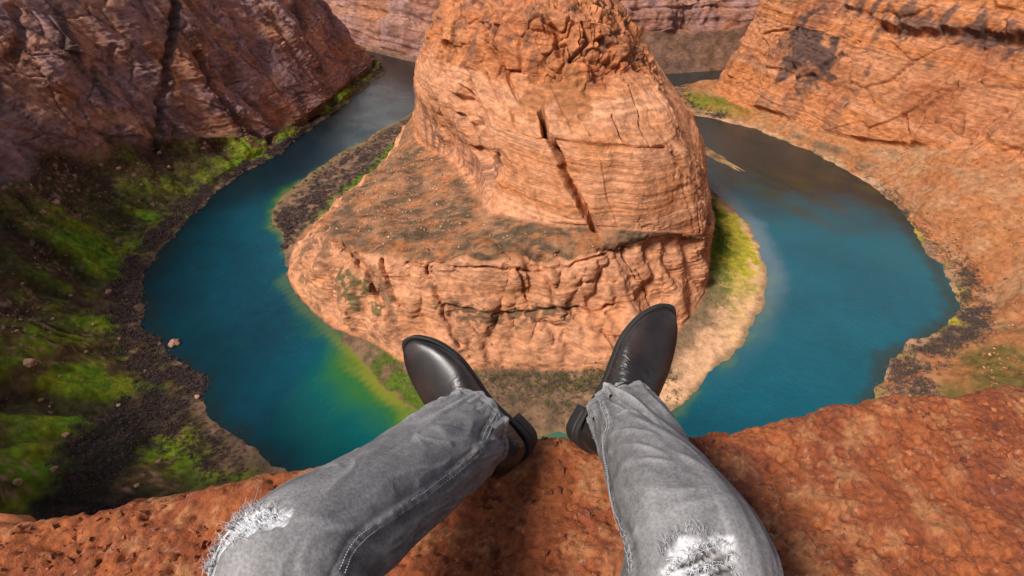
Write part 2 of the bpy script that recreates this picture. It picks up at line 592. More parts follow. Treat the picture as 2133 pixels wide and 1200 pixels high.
# desert varnish: patches and vertical streaks
vp = fbm(P1 / np.array([26, 26, 30], F32) + 31, 5)
vs = fbm(P1 / np.array([7, 7, 70], F32) + 2, 4)
uu, vv, dd = px(P)
varn = np.clip(sstep(0.18, 0.55, vp + 0.35 * vs), 0, 1) * 0.75 * cliff
colr = mix(colr, VARNISH, varn * np.where(leftside > 0.5, 0.6, 0.55))
vc = pick(P, 1700, 115)
dv_ = np.linalg.norm((P - vc) / np.array([48, 60, 42], F32), axis=1)
colr = mix(colr, VARNISH, 0.9 * cliff * sstep(0.0, 0.35, (1.0 - dv_) * 0.8 + fbm(P1 / 16 + 4, 4) * 0.8 - 0.15) * (dv_ < 1.6))
vc = pick(P, 1960, 60)
dv_ = np.linalg.norm((P - vc) / np.array([90, 110, 16], F32), axis=1)
colr = mix(colr, VARNISH, 0.75 * cliff * sstep(0.0, 0.4, (1.0 - dv_) * 0.7 + vs * 0.8 - 0.1) * (dv_ < 1.8))
for pl, w_ in (([(372, 0), (362, 80), (350, 160), (338, 240), (332, 300)], 9), ([(130, 20), (150, 120)], 8), ([(620, 30), (660, 150)], 8)):
    dl, _ = seg_dist(P, [pick(P, a, b) for a, b in dense(pl)], near=40)
    colr = mix(colr, VARNISH, 0.7 * cliff * sstep(0.1, 0.7, 1 - dl / w_ + 0.9 * vs))
# talus: sandy on the right, grassy on the left
tn = fbm(P1 / 14 + 6, 4)
right_t = mix(np.tile(np.array([0.40, 0.165, 0.065], F32), (len(P), 1)), SAND * 0.72, np.clip(0.25 + tn * 0.6, 0, 0.7))
right_t = mix(right_t, RUST, np.clip(fbm(P1 / 40 + 9, 3) * 0.8, 0, 0.6))
gmask = sstep(0.05, 0.6, fbm(P1 / np.array([60, 60, 60], F32) + 44, 3) + 0.45 - 0.28 * np.abs(Lv - 1.5))
left_t = mix(np.tile(np.array([0.12, 0.062, 0.034], F32), (len(P), 1)), OLIVE, np.clip(0.7 + tn * 0.5, 0, 1))
gl_ = sstep(-0.2, 0.6, gmask * 1.1 + tn * 0.7 - 0.1) * (1 - sstep(2.2, 2.9, Lv)) * sstep(0.5, 0.9, Lv)
left_t = mix(left_t, mix(np.tile(GRASS, (len(P), 1)), GREEN, np.clip(0.5 + fbm(P1 / 18 + 77, 3), 0, 1)), gl_)
for gu, gv, gr in [(350, 925, 20), (300, 905, 18), (200, 555, 24), (90, 570, 24), (180, 680, 24), (130, 850, 20), (440, 350, 30), (385, 390, 26), (330, 420, 24), (265, 490, 18), (520, 320, 24), (200, 770, 16), (430, 975, 16), (490, 970, 14)]:
    q = pick(P, gu, gv)
    dq = np.linalg.norm(P[:, :2] - q[:2], axis=1) / gr
    mk = sstep(-0.1, 0.6, 1 - dq + 0.8 * tn) * (dq < 3)
    left_t = mix(left_t, mix(np.tile(GRASS * 1.25, (len(P), 1)), GREEN * 1.2, np.clip(0.5 + fbm(P1 / 12 + 7, 3), 0, 1)), mk * 0.9)
left_t = mix(left_t, np.array([0.075, 0.045, 0.03], F32), sstep(0.15, 0.75, gl) * 0.85)
left_t = left_t * (1 + 0.45 * fbm(P1 / 3.0 + 90, 3))[:, None]
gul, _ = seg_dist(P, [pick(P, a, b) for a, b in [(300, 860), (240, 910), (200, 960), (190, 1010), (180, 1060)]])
left_t = mix(left_t, np.array([0.028, 0.022, 0.018], F32), 0.95 * sstep(-0.1, 0.7, 1.1 - gul / 24 + 0.6 * tn))  # deep shade of the gully painted near-black into the slope colour
rk = sstep(0.45, 0.6, fbm(P1 / 3.5 + 20, 3)) * sstep(0.0, 0.4, fbm(P1 / 30 + 25, 2) + 0.1)
left_t = mix(left_t, np.array([0.36, 0.2, 0.13], F32), rk * 0.8)
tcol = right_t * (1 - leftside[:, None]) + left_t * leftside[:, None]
# right hand benches with scrub
near_r = bump(U, 12.3, 1.2) * sstep(0.7, 1.2, Lv)
tcol = mix(tcol, OLIVE * 1.1, np.clip(near_r * 1.2 + tn * 0.7 - 0.35, 0, 0.9) * (1 - leftside))
tcol = mix(tcol, GRASS * 0.7, np.clip(bump(U, 3.8, 1.0) * sstep(0.55, 1.0, Lv) * (1 - sstep(2.6, 3, Lv)) * 1.0 + tn * 0.3, 0, 0.85) * bump(U, 3.8, 1.4))
tcol = mix(tcol, SCRUB, np.clip(bump(U, 6.1, 0.8) * bump(Lv, 1.4, 0.5) * 1.0 + tn * 0.4 - 0.2, 0, 0.8) * bump(U, 6.1, 1.2))
bankc = mix(np.tile(np.array([0.22, 0.13, 0.08], F32), (len(P), 1)), SCRUB, np.clip(0.5 + tn, 0, 1))
bankc = bankc * leftside[:, None] + mix(np.tile(SAND * 0.75, (len(P), 1)), SCRUB, np.clip(0.4 + tn, 0, 1)) * (1 - leftside[:, None])
yel = (1 - leftside) * bump(Lv, 0.3, 0.25) * sstep(5.5, 8, U) * sstep(-0.1, 0.4, fbm(P1 / 35 + 70, 2))
bankc = mix(bankc, np.array([0.45, 0.36, 0.04], F32), np.clip(yel * (0.7 + tn), 0, 0.9))
bk_ = sstep(0.35, 0.75, Lv + 0.45 * fbm(P1 / 30 + 3, 4) + 0.2 * leftside)
tcol = tcol * bk_[:, None] + bankc * (1 - bk_)[:, None]
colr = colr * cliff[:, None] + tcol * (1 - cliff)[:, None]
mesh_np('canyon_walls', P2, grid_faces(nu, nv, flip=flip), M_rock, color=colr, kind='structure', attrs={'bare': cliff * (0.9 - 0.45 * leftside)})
WALL = dict(P=P2, U=U, L=Lv, G=G2)

# ------------------------------------------------------------------ far wall behind the butte
far_foot = [(-640, 1330), (-420, 1190), (-313, 1126), (-172, 1022), (-70, 965), (90, 950), (250, 957), (327, 972), (520, 1012), (760, 1020)]
far_net = []
for k, (x, y) in enumerate(far_foot):
    th = -292 if x < 0 else -246
    o1 = 12 if x < 0 else 46
    far_net.append([(x, y, -303), (x, y + 4, -297), (x, y + o1, th), (x, y + o1 + 22, th + 40), (x, y + o1 + 36, th + 45),
                    (x, y + o1 + 80, -188 if x < -100 else -110), (x, y + 300, -180 if x < -100 else -100)])
Gf, Uf, Lf = loft(far_net, [10, 16, 40, 40, 26, 40, 34, 36, 26], [3, 24, 44, 16, 50, 6])
nuf, nvf = Gf.shape[:2]
Pf = Gf.reshape(-1, 3)
Nf = gnormals(Gf).reshape(-1, 3)
ff = Nf[:, 1].mean() > 0
if ff:
    Nf = -Nf
lf = Lf.ravel()
cf = sstep(1.8, 2.2, lf)
zf = Pf[:, 2] + 6 * fbm(Pf / 80, 2)
stf = strata(zf, 14, 31) + 0.5 * strata(zf, 5, 32)
Df = cf * (fbm(Pf / np.array([60, 60, 120], F32), 4) * 14 + (stf - 0.75) * 7 + (ridged(Pf / np.array([16, 16, 60], F32), 3) - 0.2) * 6 + fbm(Pf / 10, 3) * 2)
Df += (1 - cf) * sstep(0.5, 1.2, lf) * fbm(Pf / 30, 3) * 3
Pf2 = Pf + Nf * Df[:, None]
cfar = mix(np.tile(MAUVE_SHADE * 0.95, (len(Pf), 1)), ORANGE * 0.7, np.clip(0.2 + fbm(Pf / 50 + 2, 4) * 0.8, 0, 1))  # far wall's purple shade painted in with mauve and dimmed orange
cfar = mix(cfar, PALE * 0.75, 0.5 * bump(lf, 3.6, 0.7))
cfar = mix(cfar, BROWN, np.clip(fbm(Pf / np.array([14, 14, 60], F32) + 8, 4) * 1.0, 0, 0.75))
cfar = mix(cfar, np.array([0.17, 0.095, 0.06], F32) * (1 + 0.5 * fbm(Pf / 12, 4))[:, None], (1 - cf) * 0.9)
mesh_np('far_canyon_wall', Pf2, grid_faces(nuf, nvf, flip=ff), M_rock, color=cfar, kind='structure', attrs={'bare': cf})

# ------------------------------------------------------------------ the butte inside the bend
T = {}
shore = [(-105, 965), (-118, 900), (-145, 781), (-215, 645), (-251, 527), (-219, 458), (-194, 390), (-146, 331), (-118, 305), (-68, 248),
         (10, 224), (99, 243), (138, 274), (191, 329), (231, 404), (238, 485), (222, 570), (200, 680), (160, 800), (140, 950)]
L0 = [(-98, 965, -297), (-108, 900, -297), (-125, 770, -296), (-152, 600, -291), (-186, 492, -290), (-204, 452, -297), (-193, 392, -299), (-143, 335, -299), (-108, 315, -297), (-64, 285, -297),
      (0, 287, -297), (80, 285, -297), (123, 320, -297), (161, 373, -297), (184, 438, -297), (203, 517, -297), (190, 600, -297), (165, 690, -297), (130, 800, -297), (120, 950, -297)]
L1 = [(-96, 965, -285), (-104, 900, -285), (-121, 770, -285), (-147, 597, -284), (-178, 492, -281), (-196, 450, -284), (-188, 396, -278), (-140, 347, -268), (-104, 321, -270), (-60, 310, -266),
      (0, 309, -265), (75, 315, -266), (119, 341, -267), (157, 377, -272), (176, 437, -265), (192, 515, -262), (182, 600, -262), (156, 690, -262), (120, 800, -262), (110, 950, -262)]
L2 = [(-92, 965, -270), (-100, 900, -270), (-117, 770, -270), (-138, 594, -276), (-165, 490, -272), (-181, 446, -274), (-161, 396, -258), (-103, 352, -245), (-71, 336, -238), (-40, 328, -235),
      (5, 325, -232), (63, 336, -230), (119, 365, -238), (154, 380, -250), (168, 437, -245), (181, 514, -240), (171, 600, -240), (146, 690, -240), (110, 800, -240), (100, 950, -240)]
L3 = [(-80, 965, -245), (-88, 890, -245), (-103, 760, -250), (-110, 614, -258), (-66, 528, -245), (-35, 458, -236), (-18, 399, -228), (1, 377, -224), (19, 365, -221), (36, 360, -220),
      (57, 356, -219), (96, 354, -222), (128, 367, -232), (152, 383, -243), (165, 438, -238), (177, 514, -232), (166, 600, -232), (141, 690, -232), (105, 800, -232), (95, 950, -232)]
L4 = [(-72, 965, -180), (-80, 890, -185), (-94, 760, -195), (-103, 616, -205), (-74, 520, -195), (-44, 482, -185), (-26, 440, -178), (-6, 412, -170), (12, 393, -166), (35, 384, -165),
      (62, 377, -164), (89, 377, -166), (114, 387, -172), (138, 406, -190), (158, 432, -209), (163, 510, -195), (150, 600, -185), (130, 690, -180), (90, 800, -170), (80, 950, -170)]
L5 = [(-68, 965, -150), (-76, 890, -155), (-90, 760, -170), (-99, 618, -186), (-76, 523, -172), (-48, 486, -171), (-22, 447, -166), (-2, 421, -160), (19, 407, -156), (40, 402, -155),
      (63, 398, -154), (92, 404, -156), (117, 411, -160), (131, 425, -175), (146, 440, -190), (143, 512, -172), (135, 600, -160), (115, 690, -150), (80, 800, -140), (70, 950, -140)]
L6 = [(-62, 965, -130), (-70, 890, -135), (-82, 760, -150), (-93, 624, -171), (-70, 533, -152), (-44, 500, -150), (-18, 469, -145), (1, 457, -143), (20, 445, -141), (41, 436, -140),
      (67, 439, -140), (90, 446, -141), (105, 456, -144), (114, 460, -152), (126, 472, -163), (126, 515, -157), (118, 600, -140), (100, 690, -130), (70, 800, -120), (60, 950, -120)]
L7 = [(-50, 965, -105), (-56, 890, -108), (-64, 760, -118), (-73, 618, -141), (-52, 528, -118), (-35, 513, -115), (-14, 490, -110), (3, 470, -106), (19, 460, -104), (40, 456, -103),
      (62, 459, -104), (75, 472, -107), (84, 480, -116), (91, 486, -124), (99, 495, -135), (101, 522, -131), (95, 600, -115), (85, 690, -105), (60, 800, -95), (50, 950, -95)]
L8 = [(-40, 965, -90), (-44, 890, -90), (-50, 760, -95), (-55, 640, -108), (-40, 552, -99), (-25, 532, -95), (-8, 516, -90), (5, 502, -88), (20, 496, -86), (38, 493, -86),
      (56, 496, -87), (66, 506, -90), (71, 517, -96), (75, 523, -102), (79, 530, -110), (81, 552, -109), (78, 600, -98), (70, 690, -85), (60, 800, -75), (45, 950, -75)]
L9 = [(x * 0.25 + 4, max(y, 560) * 0.5 + 340, -72) for x, y, z in L8]
bnet = []
for k in range(len(shore)):
    bnet.append([(shore[k][0], shore[k][1], ZW - 0.12)] + [L[k] for L in (L0, L1, L2, L3, L4, L5, L6, L7, L8, L9)])
seg_s = [6, 10, 22, 42, 40, 40, 46, 40, 38, 46, 52, 52, 44, 44, 40, 30, 20, 10, 6]
seg_l = [30, 46, 52, 60, 96, 30, 44, 74, 34, 12]
Gb, Ub, Lb = loft(bnet, seg_s, seg_l)
nub, nvb = Gb.shape[:2]
Pb = Gb.reshape(-1, 3)
ub, lb = Ub.ravel(), Lb.ravel()
Nb = gnormals(Gb)
ctr = np.array([10, 620, -330], F32)
fb = ((Nb * (Gb - ctr)).sum(2).mean() < 0)
Nb = (-Nb if fb else Nb).reshape(-1, 3)
low = sstep(1.0, 1.2, lb) * (1 - sstep(2.85, 3.05, lb))           # lower cliff band
terr = sstep(2.9, 3.1, lb) * (1 - sstep(3.85, 4.0, lb))           # the scrub terrace
blk = sstep(3.9, 4.05, lb) * (1 - sstep(7.0, 7.15, lb))           # smooth upper block
crag = sstep(6.75, 7.2, lb + 0.5 * fbm(Pb / 16 + 70, 3))                                        # rough crown
bank = 1 - sstep(0.85, 1.15, lb)
rockm = np.clip(low + blk + crag, 0, 1)
apron = terr * (1 - sstep(5.0, 7.5, ub))                          # debris slope at the left
rad_ = np.stack([Pb[:, 0] - 10, Pb[:, 1] - 520, 0 * Pb[:, 0]], 1)
rad_ /= np.linalg.norm(rad_, axis=1, keepdims=True) + 1e-6
q2d = np.stack([Pb[:, 0], Pb[:, 1], Pb[:, 2] * 0.25], 1)
lob = fbm(q2d / 42 + 4, 3) * 9 - np.clip(ridged(q2d / 26 + 9, 2), 0, 1) * 9
lobm = sstep(1.0, 1.7, lb) * (1 - sstep(3.1, 3.6, lb)) * sstep(3.2, 5, ub) * (1 - sstep(14, 15.5, ub))
Pb = Pb + rad_.astype(F32) * (lob * lobm)[:, None]
shb = (fbm(q2d / 24 + 5, 3) * 3.5 + fbm(q2d / 6 + 15, 3) * 1.5) * (1 - sstep(0.5, 1.1, lb))
Pb = Pb + rad_.astype(F32) * shb[:, None]
blm = sstep(3.9, 4.3, lb) * (1 - sstep(4.8, 6.0, lb)) * sstep(3.2, 5, ub)
Pb = Pb + rad_.astype(F32) * (blm * (fbm(np.stack([Pb[:, 0], Pb[:, 1], Pb[:, 2] * 0.2], 1) / 34 + 14, 2) * 5))[:, None]
zwob = sstep(2.3, 3.0, lb) * (1 - sstep(3.2, 3.9, lb)) * fbm(q2d / 30 + 22, 3) * 6
Pb[:, 2] += zwob
Pb = Pb.astype(F32)
Gb = Pb.reshape(Gb.shape)
Nb = gnormals(Gb)
Nb = (-Nb if fb else Nb).reshape(-1, 3)
zb = Pb[:, 2] + 4 * fbm(Pb / 60, 2) - 0.03 * Pb[:, 0]
Db = rockm * fbm(Pb / 48, 3) * np.where(lb > 3.9, 3.5, 5.0)
Db += crag * (fbm(Pb / 26, 4) * 4 + ridged(Pb / np.array([22, 22, 50], F32), 2) * 4)
sk = np.stack([Pb[:, 0] * 0.9 + Pb[:, 1] * 0.25 + Pb[:, 2] * 0.33, Pb[:, 1] * 0.35, Pb[:, 2] * 0.10], 1)
Db += low * (ridged(sk / 17, 3) - 0.35) * 3.6
Pb1 = Pb + Nb * Db[:, None]
stb = strata(zb, 12, 4) + 0.6 * strata(zb, 4.6, 5) + 0.3 * strata(zb, 1.9, 6) + 0.02
jw = sk[:, 0] / 15 + 0.35 * fbm(Pb / 30, 2)
slabs = strata(jw, 1.0, 9, 0.94) - 0.5
slab2 = strata(sk[:, 0] / 6 + 0.5 * fbm(Pb / 14, 2), 1.0, 12, 0.93) - 0.5
D3 = low * ((stb - 0.97) * 2.0 + fbm(Pb1 / 9, 4) * 1.1 + slabs * 3.4 + slab2 * 0.5)
D3 += blk * ((stb - 0.97) * 1.25 + fbm(Pb1 / 14, 4) * 0.7 + slabs * 2.4 + slab2 * 0.9)
c1, c2, cid = worley(np.stack([Pb1[:, 0] / 9 + Pb1[:, 2] / 30, Pb1[:, 1] / 9, Pb1[:, 2] / 11], 1))
e1_, e2_, eid = worley(np.stack([Pb1[:, 0] / 20 + Pb1[:, 2] / 60, Pb1[:, 1] / 24, Pb1[:, 2] / 34], 1) + 0.25 * fbm(Pb1 / 12, 2)[:, None])
rub = np.clip(sstep(9.2, 11.5, ub) + 0.25, 0, 1)
D3 += crag * ((eid - 0.5) * 7.0 - 3.4 * (1 - sstep(0, 0.07, e2_ - e1_)))
D3 += crag * (rub * ((cid - 0.5) * 3.4 - 2.0 * (1 - sstep(0, 0.14, c2 - c1))) + (stb - 0.97) * 2.0 + fbm(Pb1 / 6, 3) * 0.9)
rough_blk = np.clip(fbm(Pb / 45 + 3, 2) * 1.3, 0, 1) * blk
D3 += rough_blk * ((cid - 0.5) * 1.6 - 1.0 * (1 - sstep(0, 0.08, c2 - c1)))
D3 += (0.8 * low + 0.4 * blk) * ((ridged(Pb1 / np.array([5, 5, 3.4], F32), 3, 0.6) - 0.25) * 0.9)
D3 += terr * (fbm(Pb1 / 20, 4) * 1.6 + fbm(Pb1 / 4, 3) * 0.4) + bank * sstep(0.3, 0.9, lb) * fbm(Pb1 / 10, 3) * 0.7
Pb2 = Pb1 + Nb * D3[:, None]
for pts, w, dp in [
    ([(1122, 228), (1138, 272), (1150, 310), (1165, 350), (1185, 395), (1210, 435), (1240, 472)], 3.0, 16),
    ([(1125, 285), (1180, 288), (1250, 292), (1330, 302), (1395, 305)], 1.8, 3.2),
    ([(955, 205), (975, 240), (990, 290), (1010, 350)], 4.0, 9),
    ([(985, 200), (1005, 250), (1020, 300), (1020, 340)], 2.5, 5),
    ([(1040, 130), (1062, 175), (1075, 205)], 2.0, 3),
    ([(975, 160), (985, 205)], 2.0, 3.5),
    ([(1010, 150), (1035, 205)], 1.8, 3),
    ([(1060, 225), (1070, 275)], 1.8, 2.5),
    ([(1205, 230), (1230, 275)], 1.5, 2.2),
    ([(1280, 235), (1305, 285)], 1.8, 3),
    ([(1335, 240), (1362, 295)], 1.8, 3),
    ([(1310, 180), (1335, 235)], 1.6, 2.5),
    ([(1355, 180), (1400, 240)], 1.6, 2.5),
    ([(1410, 320), (1440, 370), (1465, 420)], 2.4, 5),
    ([(1455, 430), (1462, 485)], 1.6, 3),
    ([(1040, 60), (1036, 120)], 2.4, 5),
    ([(1005, 50), (1010, 100), (1040, 130)], 2.4, 5),
    ([(1130, 40), (1150, 60), (1160, 120)], 3, 6),
    ([(1215, 50), (1230, 90), (1190, 130)], 2.5, 4),
    ([(890, 560), (910, 620), (960, 720)], 2.4, 4),
    ([(790, 540), (800, 590), (830, 640)], 3.0, 5),
    ([(720, 500), (770, 580), (800, 660)], 4.0, 5),
    ([(1085, 560), (1100, 620)], 2.0, 3),
    ([(1135, 560), (1150, 630)], 2.0, 3),
    ([(1300, 520), (1355, 620)], 2.0, 3),
    ([(1190, 640), (1165, 720)], 1.6, 2),
    ([(850, 545), (1000, 560), (1100, 566), (1200, 550), (1300, 520)], 1.8, 2.6),
    ([(930, 640), (1020, 655), (1140, 650), (1280, 640)], 2.4, 3),
    ([(1150, 595), (1250, 590), (1330, 580)], 1.6, 2),
]:
    Pb2 = crack_on(Pb, Pb2, Nb, pts, w if dp > 8 else max(w * 0.7, 1.15), dp * 1.5, broken=dp < 2.4)
for pts, w, dp in [([(962, 215), (980, 245), (996, 300), (1012, 350)], 15, 15), ([(1003, 250), (1018, 300), (1024, 350)], 9, 9), ([(905, 215), (920, 270), (935, 310)], 10, 5)]:
    Pb2 = crack_on(Pb, Pb2, Nb, pts, w, dp, ex=1.2)
# alcove under the left shoulder
ac = pick(Pb, 1035, 345)
da = np.linalg.norm((Pb - ac) / np.array([11, 16, 13], F32), axis=1)
Pb2 -= Nb * (7 * np.clip(1 - da, 0, 1) ** 0.6)[:, None]
Pb2[:, 2] = np.where(lb < 0.02, ZW - 1, Pb2[:, 2])

bb = vnoise(np.stack([zb / 7, zb * 0, zb * 0 + 33], 1))
bf = vnoise(np.stack([zb / 1.6 + Pb[:, 0] * 0.02, zb * 0, zb * 0 + 36], 1))
g2 = fbm(Pb1 / 34 + 2, 4)
cb = mix(np.tile(ORANGE, (len(Pb), 1)), PALE, np.clip(0.35 + bb * 0.5 + g2 * 0.5 - 0.2 * crag, 0, 1))
cb = mix(cb, ORANGE * 0.8, np.clip(bf - 0.55, 0, 0.4) * 1.2)
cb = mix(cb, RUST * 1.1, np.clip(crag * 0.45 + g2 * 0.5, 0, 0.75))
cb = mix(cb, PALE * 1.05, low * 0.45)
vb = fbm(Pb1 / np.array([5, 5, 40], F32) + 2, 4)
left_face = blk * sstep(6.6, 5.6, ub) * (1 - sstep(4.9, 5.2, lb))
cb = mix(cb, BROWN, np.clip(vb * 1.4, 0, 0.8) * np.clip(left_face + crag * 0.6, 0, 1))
cb = mix(cb, VARNISH, 0.5 * sstep(0.25, 0.6, fbm(Pb1 / 12 + 40, 4)) * (crag + 0.35 * low))
dirt = mix(np.tile(np.array([0.40, 0.20, 0.105], F32), (len(Pb), 1)), ORANGE * 0.85, np.clip(0.4 + fbm(Pb1 / 10, 4), 0, 1))
scr = np.clip(0.9 + fbm(Pb1 / np.array([22, 22, 22], F32) + 50, 4) * 0.9, 0, 1)
scr2 = sstep(-0.25, 0.4, fbm(Pb1 / np.array([9, 5, 5], F32) + 51, 4, 0.6) + 0.15)
tc = mix(dirt, SCRUB, scr * (0.35 + 0.65 * scr2) * (0.95 - 0.35 * sstep(3.5, 3.0, ub)))
cb = cb * (1 - terr[:, None]) + tc * terr[:, None]
# scree cone on the upper block
for (a, b, rx, rz) in [(1165, 165, 20, 22), (1110, 205, 11, 12), (1190, 205, 14, 14)]:
    q = pick(Pb, a, b)
    dq = np.linalg.norm((Pb - q) / np.array([rx, 34, rz], F32), axis=1)
    mk = sstep(-0.1, 0.35, 1 - dq + 0.55 * fbm(Pb1 / 7, 4))
    cb = mix(cb, np.array([0.40, 0.16, 0.065], F32), mk * 0.9)
# scrub lines on the lower cliff
ln = sstep(0.15, 0.45, ridged(sk / 13 + 5, 2) - 0.4 + 0.5 * fbm(Pb1 / 6, 3)) * low * sstep(11, 8, ub)
cb = mix(cb, SCRUB, ln * 0.6)
for lo, w_ in [((930, 640), 0)]:
    pass
dl, _ = seg_dist(Pb, [pick(Pb, a, b) for a, b in [(930, 640), (1020, 658), (1090, 668), (1150, 650), (1190, 650)]])
cb = mix(cb, SCRUB, low * 0.8 * sstep(0.1, 0.5, 1 - dl / 9 + 0.8 * fbm(Pb1 / 4, 3) - 0.25))
for pl in ([(715, 560), (745, 600), (780, 650)], [(700, 560), (722, 610), (735, 640)]):
    dl, _ = seg_dist(Pb, [pick(Pb, a, b) for a, b in pl])
    cb = mix(cb, np.array([0.12, 0.11, 0.045], F32), low * 0.85 * sstep(0.1, 0.5, 1 - dl / 8 + 0.8 * fbm(Pb1 / 4, 3) - 0.2))
# banks round the butte
nb = fbm(Pb1 / 9 + 60, 4)
bankb = mix(np.tile(np.array([0.24, 0.14, 0.085], F32), (len(Pb), 1)), SCRUB, np.clip(0.5 + nb, 0, 1))
sandy = sstep(10.3, 11.2, ub) * (1 - sstep(14.6, 15.6, ub))
sc_ = mix(np.tile(SAND * 1.15, (len(Pb), 1)), SCRUB * 1.3, np.clip(sstep(0.45, 0.7, lb + 0.12 * nb) * 0.8, 0, 1))
bankb = bankb * (1 - sandy[:, None]) + sc_ * sandy[:, None]
grn = np.clip(bump(ub, 14.4, 1.2) * sstep(0.22, 0.4, lb + 0.1 * nb) * 1.2 + nb * 0.25, 0, 1) * bump(ub, 14.4, 1.6)
bankb = mix(bankb, mix(np.tile(np.array([0.42, 0.36, 0.03], F32), (len(Pb), 1)), GREEN * 0.8, sstep(0.5, 0.8, lb + 0.2 * nb)), np.clip(grn * 1.2, 0, 0.95))
gr2 = (bump(ub, 3.4, 0.9) + bump(ub, 2.3, 0.6)) * sstep(0.62, 0.85, lb)
bankb = mix(bankb, GREEN * 0.9, np.clip(gr2 + nb * 0.3, 0, 0.9) * np.clip(gr2 * 2, 0, 1))
gr3 = bump(ub, 8.8, 0.6) * (0.5 + nb)
bankb = mix(bankb, GREEN * 0.8, np.clip(gr3, 0, 0.8))
wet = 1 - sstep(0.16, 0.3, lb + 0.05 * nb)
bankb = mix(bankb, np.array([0.23, 0.15, 0.07], F32), wet * 0.8)
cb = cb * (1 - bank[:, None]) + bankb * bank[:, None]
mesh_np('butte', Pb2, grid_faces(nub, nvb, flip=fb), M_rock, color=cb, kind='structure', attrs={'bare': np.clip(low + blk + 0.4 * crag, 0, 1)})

# ------------------------------------------------------------------ river
step = 4.5
xs = np.arange(-560, 760, step, dtype=F32)
ys = np.arange(140, 1260, step, dtype=F32)
X, Y = np.meshgrid(xs, ys, indexing='ij')
WP = np.stack([X, Y, np.full_like(X, ZW)], -1).reshape(-1, 3)
inner = np.array(shore, F32)
outer = np.array([s[0][:2] for s in wall_net], F32)


def pl_dist(Q, line):
    L3 = [(a, b, ZW) for a, b in line]
    return seg_dist(Q, L3)


di, pi_ = pl_dist(WP, inner)
do, po = pl_dist(WP, outer)
wn_ = fbm(WP / 30, 4)
wf_ = fbm(WP / np.array([9, 9, 9], F32) + 4, 3)
ki = pi_ * (len(inner) - 1)
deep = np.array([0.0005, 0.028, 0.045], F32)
teal = np.array([0.0003, 0.11, 0.155], F32)
wc = mix(np.tile(deep, (len(WP), 1)), teal, np.clip(0.45 + fbm(WP / 130 + 7, 2) * 0.5 + 0.1 * wf_ + 0.25 * sstep(-150, 150, WP[:, 0]), 0, 1))
olive_w = np.array([0.030, 0.030, 0.010], F32)
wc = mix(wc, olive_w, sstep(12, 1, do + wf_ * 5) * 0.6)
wc = mix(wc, np.array([0.0006, 0.012, 0.020], F32), sstep(430, 620, WP[:, 1] - 0.5 * (WP[:, 0] + 250)) * 0.85 * sstep(60, -60, WP[:, 0]))  # left wall's shadow painted into the water of the far left arm
wc = mix(wc, np.array([0.0006, 0.012, 0.018], F32), sstep(70, 8, do + wn_ * 12) * 0.6 * sstep(80, -120, WP[:, 0]))  # dark wall reflection painted into the water off the outer left shore
# algae shallows off the inner bank: broad at the nose, thin elsewhere
wid_ = 9 + 38 * bump(ki, 8.6, 0.9) + 9 * bump(ki, 4.0, 0.7)
sh = sstep(1.0, 0.0, (di + wn_ * 9) / wid_)
gw = np.array([0.035, 0.15, 0.014], F32)
wc = mix(wc, np.array([0.0, 0.12, 0.095], F32), sstep(1.9, 0.3, (di + wn_ * 12) / wid_) * 0.75 * bump(ki, 8.6, 1.2))
yw = np.array([0.27, 0.24, 0.025], F32)
str_ = np.clip(bump(ki, 8.7, 1.1) + 0.30 * bump(ki, 4.2, 0.9) + 0.25, 0, 1)
fil = fbm(np.stack([WP[:, 0] / 11 + WP[:, 1] / 11, WP[:, 0] / 60 - WP[:, 1] / 60, WP[:, 0] * 0], 1), 3)
wc = mix(wc, gw, np.clip(sh * 1.1 + 0.25 * fil * sh, 0, 0.9) * str_)
wc = mix(wc, yw, sstep(0.7, 1.05, sh + 0.25 * fil) * 0.7 * str_)
sky_refl_w = np.array([0.14, 0.20, 0.24], F32)
wc = mix(wc, sky_refl_w, sstep(20, 2, di + wf_ * 4) * 0.75 * bump(ki, 14.8, 1.7))  # pale sky reflection painted along the inner right shore
# right arm: brown cliff reflection painted in, then submerged weed streaks
wstreak = fbm(np.stack([WP[:, 0] / 90 - WP[:, 1] / 60, WP[:, 0] / 9 + WP[:, 1] / 13, WP[:, 0] * 0], 1), 4)
rarm = sstep(180, 320, WP[:, 0])
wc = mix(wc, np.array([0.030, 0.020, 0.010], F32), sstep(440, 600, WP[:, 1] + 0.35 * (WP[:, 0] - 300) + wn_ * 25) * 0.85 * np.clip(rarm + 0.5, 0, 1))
wc = mix(wc, np.array([0.06, 0.055, 0.006], F32), sstep(0.0, 0.5, wstreak) * bump(WP[:, 1], 545, 80) * rarm * 0.5)

m, nt, b = newmat('river_water')
La = nt.links.new
a_ = nd(nt, 'ShaderNodeAttribute', attribute_name='tint')
La(a_.outputs['Color'], b.inputs['Base Color'])
b.inputs['Roughness'].default_value = 0.045
b.inputs['IOR'].default_value = 1.36
tc_ = nd(nt, 'ShaderNodeTexCoord')
mp = nd(nt, 'ShaderNodeMapping')
mp.inputs['Scale'].default_value = (1.0, 0.6, 1)
n1 = nd(nt, 'ShaderNodeTexNoise', Scale=0.28, Detail=6.0, Roughness=0.72)
n2 = nd(nt, 'ShaderNodeTexNoise', Scale=0.03, Detail=3.0)
La(tc_.outputs['Object'], mp.inputs['Vector'])
La(mp.outputs[0], n1.inputs['Vector'])
La(tc_.outputs['Object'], n2.inputs['Vector'])
mm = nd(nt, 'ShaderNodeMath', operation='MULTIPLY')
La(n1.outputs['Fac'], mm.inputs[0])
La(n2.outputs['Fac'], mm.inputs[1])
bp = nd(nt, 'ShaderNodeBump', Strength=0.6, Distance=1.8)
La(mm.outputs[0], bp.inputs['Height'])
La(bp.outputs[0], b.inputs['Normal'])
M_water = m
